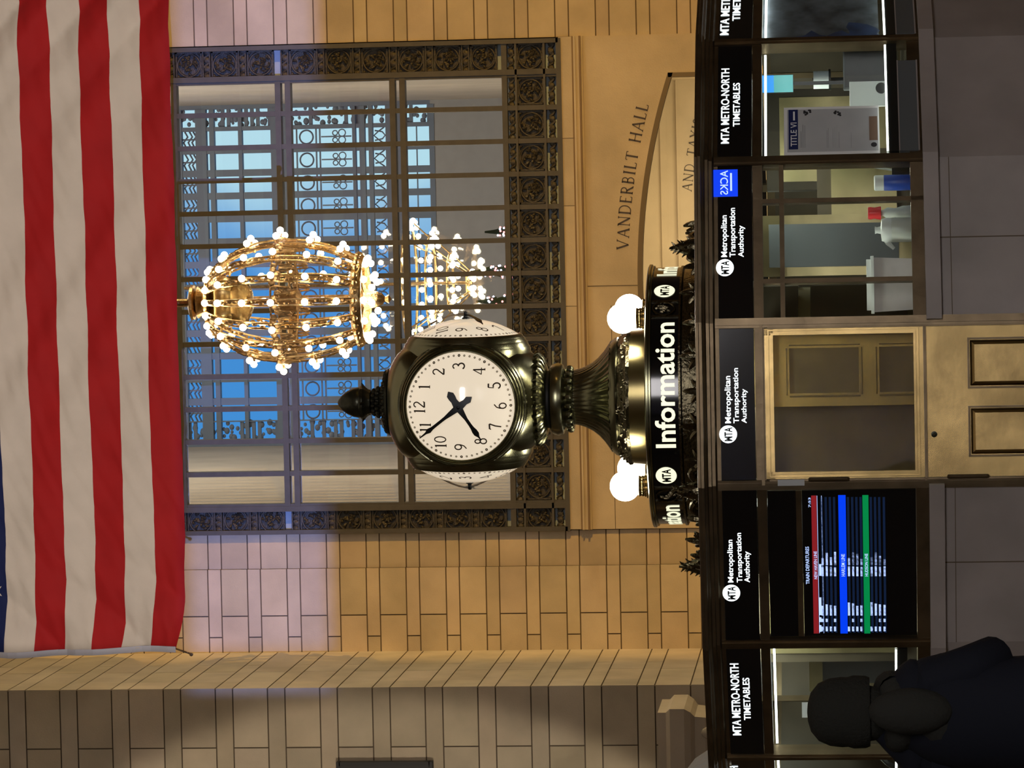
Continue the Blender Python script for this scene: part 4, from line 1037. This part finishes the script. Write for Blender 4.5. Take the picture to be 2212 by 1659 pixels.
# four dials
fz = at(994.3, 878, 19.6).z - CB; H0, RG, BU = .378, .314, .098
Rs = (RG * RG + BU * BU) / (2 * BU)
def dome(u, v, off=0.):
    r2 = u * u + v * v; d = sqrt(max(1e-9, (Rs + off) ** 2 - r2)) - (Rs - BU); return (u, -(H0 + .008 + d), fz + v)
for k in range(4):
    Tk = Matrix.Rotation(k * pi / 2, 4, 'Z'); Tr = Tk @ Matrix.Translation((0, 0, fz)) @ Matrix.Rotation(pi / 2, 4, 'X')
    m = MB()
    m.lathe([(.384, .25), (.380, .305), (.374, .320), (.369, .319), (.364, .338), (.358, .350), (.354, .347), (.350, .361), (.345, .371), (.341, .368), (.337, .380), (.331, .388), (.328, .384), (.324, .391), (.317, .393), (.314, .384)], 96, Tr, cap=False)
    rim = m.build('dial_bezel', M['clockm'], K, 30)
    m = MB(); m.T = Tk; vs = [dome(0, 0)]; fs = []; nr = 10
    for j in range(1, nr + 1):
        for i in range(64): a = 2 * pi * i / 64; vs.append(dome(RG * j / nr * cos(a), RG * j / nr * sin(a)))
    fs += [(0, 1 + (i + 1) % 64, 1 + i) for i in range(64)]
    fs += [(1 + (j - 1) * 64 + i, 1 + (j - 1) * 64 + (i + 1) % 64, 1 + j * 64 + (i + 1) % 64, 1 + j * 64 + i) for j in range(1, nr) for i in range(64)]
    m.add(vs, fs); face = m.build('dial', M['opal'], K, 60)
    m = MB(); m.T = Tk; f0 = lambda u, v: dome(u, v, .0025)
    for n_ in range(1, 13):
        m = MB(); m.T = Tk
        a = n_ * pi / 6; cx, cz = .235 * sin(a), .235 * cos(a); s = str(n_); h = .068
        glyphs(m, s, h, lambda u, v, cx=cx, cz=cz, h=h: f0(cx + u, cz + v - h / 2), .10, 1.7)
        m.build('numeral', M['ink'], face)
    m = MB(); m.T = Tk
    for n_ in range(60):
        a = n_ * pi / 30; cx, cz = .294 * sin(a), .294 * cos(a)
        q = .0042 if n_ % 5 else .0052
        m.ribbon([(cx + q * cos(j * pi / 4), cz + q * 1.0 * sin(j * pi / 4)) for j in range(8)], .004 if n_ % 5 else .006, f0, True)
    m.build('minute_track', M['ink'], face)
    def hand(ang, L, tail, wmax, name, off):
        m = MB(); m.T = Tk; d = Vector((sin(ang), cos(ang))); n = 16; pts = []; ws = []
        for j in range(n + 1):
            f_ = j / n; p = d * (-tail + (L + tail) * f_); pts.append((p.x, p.y)); s_ = (-tail + (L + tail) * f_)
            if s_ < 0:
                g_ = -s_ / tail; w_ = .026 * (1 - g_) + .010 if g_ < .6 else (.030 if g_ < .85 else .002)
            else:
                g_ = s_ / L; w_ = (.030 - .05 * g_ if g_ < .35 else .0125) if g_ < .62 else (.021 if .7 < g_ < .82 else .011 * (1 - g_) / .38 + .004)
            ws.append(w_ * wmax * 1.4)
        for o_ in (off, off + .005): m.ribbon(pts, ws, lambda u, v: dome(u, v, o_))
        return m.build(name, M['hand'], face)
    hand(rad(-37.2), .298, .10, 1., 'minute_hand', .030); hand(rad(237.8), .228, .108, 1.05, 'hour_hand', .022)
    m = MB(); m.T = Tk; c = Vector(dome(0, 0)); m.lathe([(.022, BU - .02), (.022, BU + .006), (.012, BU + .01), (.010, BU + .042), (.002, BU + .045)], 16, Matrix.Translation((0, -(H0 + .008), fz)) @ Matrix.Rotation(pi / 2, 4, 'X'))
    m.build('hub', M['hand'], face)

# ------------------------------------------------------------------ things inside the booth, standing on the desk
ZD = 1.191
def spot(q, y, Y, z=ZD): p = at(q, y, Y); return (p.x, Y, z)
k_ = 18.35 / F
def item(name, label, cat, y, Y, z=ZD, q=1960): return thing(name, label, cat, spot(q, y, Y, z), BA)
Yc = 18.22
t = item('wipes_canister', 'blue cylindrical canister with a white lid behind the booth glass', 'canister', 394, Yc)
MB().lathe([(.040, 0), (.042, .005), (.042, .145), (.039, .15)], 24).build('canister_body', M['bl'], t)
MB().lathe([(.041, .15), (.041, .195), (.036, .2)], 24).build('lid', M['wht'], t)
t = item('squeeze_bottle', 'clear bottle with a red cap beside the pump jug', 'bottle', 459, 18.33)
MB().lathe([(.036, 0), (.038, .01), (.036, .05), (.024, .09), (.030, .13), (.016, .155), (.014, .17)], 24).build('bottle_body', M['clear'], t)
MB().lathe([(.034, .165), (.036, .17), (.030, .2), (.034, .225), (.030, .235)], 20).build('cap', M['rd'], t)
t = item('pump_jug', 'milky plastic jug with a white pump spout on the booth desk', 'jug', 496, Yc)
MB().lathe([(.060, 0), (.065, .01), (.066, .11), (.055, .135)], 28).build('jug_body', M['clear'], t)
m = MB(); m.lathe([(.064, .105), (.066, .14), (.058, .165), (.02, .17), (.016, .19), (.02, .2)], 24)
m.tube([(-.03, 0, .15), (-.07, 0, .13), (-.10, 0, .10)], [.02, .015, .009], 8); m.build('pump_head', M['wht'], t)
t = item('storage_bin', 'large white lidded storage bin on the booth desk next to the door', 'bin', 614, 18.25)
m = MB(); hx, hy = .145, .10
m.add([(sx * hx * s, sy * hy * s, z) for z, s in ((0, .93), (.215, 1.0)) for sx, sy in ((-1, -1), (1, -1), (1, 1), (-1, 1))], [(3, 2, 1, 0), (4, 5, 6, 7), (0, 1, 5, 4), (1, 2, 6, 5), (2, 3, 7, 6), (3, 0, 4, 7)])
m.build('bin_body', mat('bin_pinkish', (.55, .50, .49), .4, var=.15, scale=8), t)
m = MB(); m.box(-hx - .008, hx + .008, -hy - .008, hy + .008, .21, .225); m.box(-hx + .01, hx - .01, -hy + .01, hy - .01, .225, .248); m.build('bin_lid', M['wht'], t)
t = item('paper_straw_cup', 'black cup holding one long white straw behind the canister', 'cup', 372, 18.62)
MB().lathe([(.03, 0), (.036, .1)], 20).build('cup', M['bp'], t)
m = MB(); m.tube([(0, 0, .02), (.05, 0, .30)], .006, 8); m.build('straw', M['wht'], t)
# right bay
t = item('monitor', 'black computer monitor turned away in the right service bay', 'monitor', 142, 18.86)
m = MB(); m.box(-.12, .10, -.05, .05, .06, .345); m.build('screen_case', M['bp'], t)
m = MB(); m.box(-.11, .09, .05, .052, .07, .335); m.build('screen_face', M['sblk'], t)
m = MB(); m.box(-.05, .03, -.06, .06, 0, .012); m.box(-.02, .0, -.01, .01, .012, .06); m.build('foot', M['bp'], t)
m = MB(); m.box(-.125, -.115, -.052, .052, .055, .35); m.box(-.12, .10, -.052, .052, .345, .352); m.build('edge_trim', M['fog'], t)
t = item('tissue_box', 'white box with a plastic film opening beside the black monitor', 'box', 202, 18.67)
m = MB(); m.box(-.065, .068, -.05, .05, .13, .32); m.build('box_body', M['paperw'], t)
m = MB(); m.lathe([(.03, 0), (.03, .001)], 20, Matrix.Translation((.03, -.0505, .15)) @ Matrix.Rotation(pi / 2, 4, 'X')); m.build('opening', M['sblk'], t)
m = MB(); m.box(-.065, .068, -.05, .05, 0, .13); m.build('lower_box', M['fog'], t)
t = item('card_holder', 'small clear card holder with pale cards at the right service bay', 'holder', 192, 18.54)
m = MB(); m.box(-.035, .035, -.02, .02, 0, .075); m.build('holder', M['clear'], t)
m = MB(); m.box(-.028, .028, -.012, .012, .075, .10); m.build('cards', M['paperw'], t)
t = item('tablet', 'small lit blue and green tablet high in the right service bay', 'tablet', 174, 19.06, at(1714, 174, 19.06).z)
m = MB(); hh = 68 * 19.06 / F; w_ = 39 * 19.06 / F / 2; m.box(-w_, w_, 0, .012, 0, hh); m.build('case', M['bp'], t)
m = MB(); m.box(-w_ + .003, w_ - .003, -.002, 0, hh * .62, hh - .003); m.build('screen_top', M['cyan'], t)
m = MB(); m.box(-w_ + .003, w_ - .003, -.002, 0, .003, hh * .62); m.build('screen_bottom', M['teal'], t)
m = MB(); m.box(-.01, .01, .012, .02, -(at(1714, 174, 19.06).z - ZD), hh); m.build('post', M['bp'], t)
t = item('paper_roll', 'small roll of white paper on a stand in the right service bay', 'paper roll', 168, 19.25, at(1790, 168, 19.25).z)
m = MB(); m.T = Matrix.Rotation(rad(0), 4, 'X'); m.lathe([(.018, 0), (.05, 0), (.05, .085), (.018, .085), (.018, 0)], 24, cap=False); m.build('roll', M['paper'], t)
m = MB(); m.tube([(0, 0, -(at(1790, 168, 19.25).z - ZD)), (0, 0, .09)], .012, 8); m.lathe([(.06, -.012), (.06, 0)], 20); m.build('stand', M['bp'], t)
# poster TITLE VI on the glass
def poster():
    i = FB; m_, L = FT[i]; W = BM @ m_; t = thing('poster', 'white and blue TITLE VI notice taped inside the right service bay', 'poster', (0, 0, 0))
    t.matrix_world = W @ Matrix.Translation((0, .0, 0))
    h = lambda q, y: hit(i, q, y)
    def r(q0, q1, y0, y1, d0, d1, mm, nm):
        a = h(q1, y0); b = h(q0, y1); return MB().box(a[0], b[0], d0, d1, a[1], b[1]).build(nm, mm, t)
    t.location = W @ Vector((0, 0, 0))
    r(1693, 1901, 327, 229, .0148, .0165, M['paperw'], 'backing'); r(1700, 1898, 321, 234, .0138, .0148, M['paper'], 'sheet')
    r(1703, 1724, 319, 234, .0128, .0138, M['navyp'], 'header'); r(1877, 1896, 299, 248, .0128, .0138, M['brownp'], 'brown_block')
    tx = MB(); a = h(1721, 313); b = h(1707, 262); text(tx, 'TITLE VI', a[0], b[0], a[1], b[1], lambda x, z: (x, .012, z), .01)
    a = h(1717, 257); b = h(1713, 238); tx.add([(a[0], .012, a[1]), (b[0], .012, a[1]), (b[0], .012, b[1]), (a[0], .012, b[1])], [(0, 1, 2, 3)])
    tx.build('title_lettering', M['paperw'], t)
    ln = MB(); rr = random.Random(1)
    for q in list(range(1730, 1742, 4)) + [1786, 1789, 1799, 1803, 1807, 1812, 1838, 1842, 1866]:
        y1 = 318 - rr.uniform(35, 55); a = h(q + 1.0, 316); b = h(q, y1); ln.add([(a[0], .0132, a[1]), (b[0], .0132, a[1]), (b[0], .0132, b[1]), (a[0], .0132, b[1])], [(0, 1, 2, 3)])
    for q, y in ((1744, 240), (1808, 242)):
        for j in range(9):
            a = h(q + rr.uniform(-7, 7), y + rr.uniform(-5, 5)); ln.add([(a[0] + .007 * cos(k * pi / 3), .0131, a[1] + .007 * sin(k * pi / 3)) for k in range(6)], [tuple(range(6))])
    a = h(1888, 309); ln.add([(a[0] + .016 * cos(k * pi / 8), .0125, a[1] + .016 * sin(k * pi / 8)) for k in range(16)], [tuple(range(16))])
    ln.build('print', M['inkp'], t)
poster()
# printed map sheet in the far right bay
i = FA; m_, L = FT[i]; t = thing('map_sheet', 'large dark blue and grey printed map behind the rightmost glass', 'map', (0, 0, 0)); W = BM @ m_; t.matrix_world = W
a = hit(i, 1900, 88); b = hit(i, 1634, -40)
MB().box(max(.08, a[0]), b[0], .075, .08, a[1], b[1]).build('sheet', M['tint'], t)
m = MB(); rr = random.Random(8)
for k in range(7):
    cx, cz = rr.uniform(a[0] + .1, a[0] + .3), a[1] + (b[1] - a[1]) * rr.uniform(.05, .6); n = 10; ph = rr.uniform(0, 6)
    m.add([(max(.085, cx + .09 * cos(j * .628) * (1 + .3 * sin(3 * j + ph))), .0745 - .0004 * k, cz + .07 * sin(j * .628) * (1 + .3 * cos(2 * j + ph))) for j in range(n)], [tuple(range(n))])
m.build('blue_areas', M['mapb'], t)
# left bays
t = item('notice_card', 'small white card on a post behind the glass above the knit hat', 'card', 1532, 18.7, at(1752, 1532, 18.7).z)
m = MB(); m.box(-.042, .042, -.002, .002, 0, .05); m.build('card', M['paperw'], t)
m = MB(); m.tube([(0, .01, -(at(1752, 1532, 18.7).z - ZD)), (0, .01, .03)], .006, 6); m.build('post', M['bp'], t)
t = item('desk_phone', 'dark handset phone on the desk in the leftmost bay', 'phone', 1625, 19.0)
m = MB(); m.box(-.1, .08, -.07, .07, 0, .05); m.box(-.06, .02, -.07, .07, .05, .09); m.build('phone_base', M['bp'], t)
m = MB(); m.tube([(-.09, -.08, .10), (-.05, -.09, .17), (.0, -.09, .22), (.04, -.08, .25)], [.02, .014, .014, .02], 8); m.build('handset', M['bp'], t)
t = item('paper_stack', 'short white stack of timetables on the desk behind the person', 'papers', 1608, 18.75)
m = MB(); m.box(-.06, .05, -.05, .05, 0, .11); m.build('papers', M['paperw'], t)

# white ribbed canopy behind the booth at the far left
c = at(1480, 1722, 26)
t = thing('ribbed_canopy', 'white ribbed dome shaped canopy behind the booth at the lower left edge', 'canopy', (c.x, 26, 0))
m = MB(); zt_ = at(1462, 1659, 26).z
pr = [(.58, zt_ - 1.25), (.57, zt_ - 1.0), (.545, zt_ - .8), (.505, zt_ - .62), (.45, zt_ - .44), (.38, zt_ - .28), (.29, zt_ - .14), (.18, zt_ - .05), (.01, zt_)]
m.lathe(pr, 180, rf=lambda a, r, z: r * (1 + .02 * cos(36 * a)), cap=False)
m.build('canopy_cover', M['tent'], t, 80)
m = MB(); m.lathe([(.56, 0.02), (.56, zt_ - 1.25)], 60, cap=False); m.build('side_drape', M['tent'], t, 80)

# ------------------------------------------------------------------ person
def person():
    Yp = 11.5; c = at(1900, 1544, Yp)
    t = thing('person', 'person in a black knit hat and dark hooded coat seen from behind at lower left', 'person', (c.x, Yp, 0), rad(-22))
    ht = at(1744, 1530, Yp).z
    hz = ht - .135                                               # centre of the head
    V = [(0, 0, .98), (0, .02, 1.15), (0, .02, 1.32), (0, .0, 1.43), (0, -.01 * -1, 1.50), (0, .02, hz - .03), (0, .02, hz + .05),
         (-.15, .0, 1.36), (-.20, .02, 1.13), (-.20, .14, .98), (-.205, .20, .93),
         (.14, .0, 1.34), (.185, .03, 1.13), (.10, .19, 1.10), (.03, .24, 1.12),
         (-.10, 0, .88), (-.11, .01, .50), (-.11, -.02, .10), (-.11, .10, .04),
         (.10, 0, .88), (.11, .02, .50), (.12, -.01, .10), (.12, .12, .04)]
    E_ = [(0, 1), (1, 2), (2, 3), (3, 4), (4, 5), (5, 6), (3, 7), (7, 8), (8, 9), (9, 10), (3, 11), (11, 12), (12, 13), (13, 14), (0, 15), (15, 16), (16, 17), (17, 18), (0, 19), (19, 20), (20, 21), (21, 22)]
    Rd = [(.165, .125), (.155, .115), (.175, .12), (.11, .09), (.062, .062), (.078, .092), (.080, .095), (.085, .08), (.062, .06), (.05, .045), (.038, .022), (.085, .08), (.062, .06), (.05, .045), (.038, .022),
          (.10, .10), (.07, .07), (.045, .045), (.035, .05), (.10, .10), (.07, .07), (.045, .045), (.035, .05)]
    import bmesh
    bm_ = bmesh.new(); sk = bm_.verts.layers.skin.verify(); bv = [bm_.verts.new(p) for p in V]
    for a_, b_ in E_: bm_.edges.new((bv[a_], bv[b_]))
    for k, q in enumerate(Rd): bv[k][sk].radius = q; bv[k][sk].use_root = k == 0
    me = bpy.data.meshes.new('body'); bm_.to_mesh(me); bm_.free()
    me.materials.append(M['coatn']); o = link('body', me, t)
    s = o.modifiers.new('skin', 'SKIN'); s.use_smooth_shade = True; s = o.modifiers.new('sub', 'SUBSURF'); s.levels = s.render_levels = 2
    # coat: long shell round trunk, following the shoulders
    m = MB(); N = 40
    rows = [(.46, .25, .20, 0), (.70, .23, .185, 0), (.95, .205, .17, 0), (1.12, .195, .165, .0), (1.22, .195, .16, .0), (1.29, .185, .15, .005), (1.35, .155, .13, .005), (1.41, .115, .11, .01), (1.46, .095, .095, .01)]
    vs = [(a * cos(2 * pi * i / N), y + b * sin(2 * pi * i / N), z) for z, a, b, y in rows for i in range(N)]
    m.add(vs, [(j * N + i, j * N + (i + 1) % N, (j + 1) * N + (i + 1) % N, (j + 1) * N + i) for j in range(len(rows) - 1) for i in range(N)])
    m.build('coat', M['coatn'], t, 90)
    for sx, pts in ((-1, [(-.13, 0, 1.34), (-.19, .0, 1.22), (-.215, .04, 1.06), (-.205, .13, .98)]), (1, [(.12, 0, 1.30), (.165, .01, 1.18), (.18, .06, 1.10), (.11, .18, 1.09), (.06, .22, 1.11)])):
        m = MB(); m.tube(pts, [.085, .082, .075, .066, .058][:len(pts)], 16); m.build('sleeve', M['coatn'], t, 90)
    # fleece hood lying on the back and scarf-like collar
    m = MB(); m.sphere((.08, -.115, 1.375), .10, 20, (.80, .75, 1.42)); m.sphere((.03, -.09, 1.28), .09, 16, (1.1, .7, .9)); m.build('hood', M['coat'], t, 90)
    m = MB(); m.tube([(.085 * cos(a * pi / 10), .02 + .095 * sin(a * pi / 10), 1.43 + .02 * sin(a * pi / 10)) for a in range(21)], .052, 12, False); m.build('collar', M['coat'], t, 90)
    # knit hat
    m = MB(); r = .117
    m.lathe([(r * .98, hz - .075), (r * 1.03, hz - .06), (r * 1.04, hz - .02), (r * .99, hz + .0), (r * 1.0, hz + .02), (r * .96, hz + .06), (r * .82, hz + .098), (r * .55, hz + .124), (r * .25, hz + .134), (.003, hz + .136)], 48, cap=False,
            rf=lambda a, q, z: q * (1 + .012 * cos(24 * a)), Tm=Matrix.Translation((0, .02, 0)))
    m.build('knit_hat', M['hat'], t, 90)
    # hair under the hat, face
    m = MB(); m.sphere((0, .01, hz - .07), .095, 20, (1, .98, 1.0)); m.build('hair', M['hat'], t, 90)
    m = MB(); m.sphere((0, .05, hz - .045), .088, 20, (.86, .95, 1.22)); m.sphere((0, .142, hz - .05), .016, 8, (.8, 1.2, 1.5))
    for sx in (-1, 1): m.sphere((sx * .085, .02, hz - .05), .02, 8, (.5, 1, 1.5))
    head = m.build('face', M['skin'], t, 90)
    m = MB()
    for sx in (-1, 1): m.sphere((sx * .032, .127, hz - .028), .011, 8)
    m.tube([(-.024, .128, hz - .095), (0, .134, hz - .097), (.024, .128, hz - .095)], .005, 6); m.build('eyes_and_mouth', M['boot'], head)
    for sx, c_ in ((-1, Vector((-.205, .21, .92))), (1, Vector((.02, .245, 1.12)))):
        m = MB(); m.sphere(c_, .045, 12, (.75, .5, 1.0))
        for f_, (ox, L) in enumerate(((-.028, .062), (-.010, .075), (.009, .072), (.027, .058))):
            d = -1 if sx < 0 else 1
            m.tube([c_ + Vector((ox, .005, .03 * d)), c_ + Vector((ox * 1.1, .02, (.03 + L * .5) * d)), c_ + Vector((ox, .045, (.03 + L * .8) * d))], [.009, .0085, .007], 8)
        m.tube([c_ + Vector((-sx * .035, .0, 0)), c_ + Vector((-sx * .055, .02, .02)), c_ + Vector((-sx * .055, .04, .035))], [.011, .010, .008], 8)
        m.build('gloved_hand', M['hat'], t, 90)
    for sx in (-1, 1):
        m = MB(); m.tube([(sx * .11, 0, .9), (sx * .115, .0, .5), (sx * .115, -.01, .08)], [.115, .085, .075], 16); m.build('trouser_leg', M['trous'], t, 90)
        m = MB(); m.sphere((sx * .115, .06, .05), .06, 14, (.9, 2.1, .83)); m.tube([(sx * .115, -.01, .04), (sx * .115, -.01, .2)], .07, 14); m.build('boot', M['boot'], t, 90)
person()
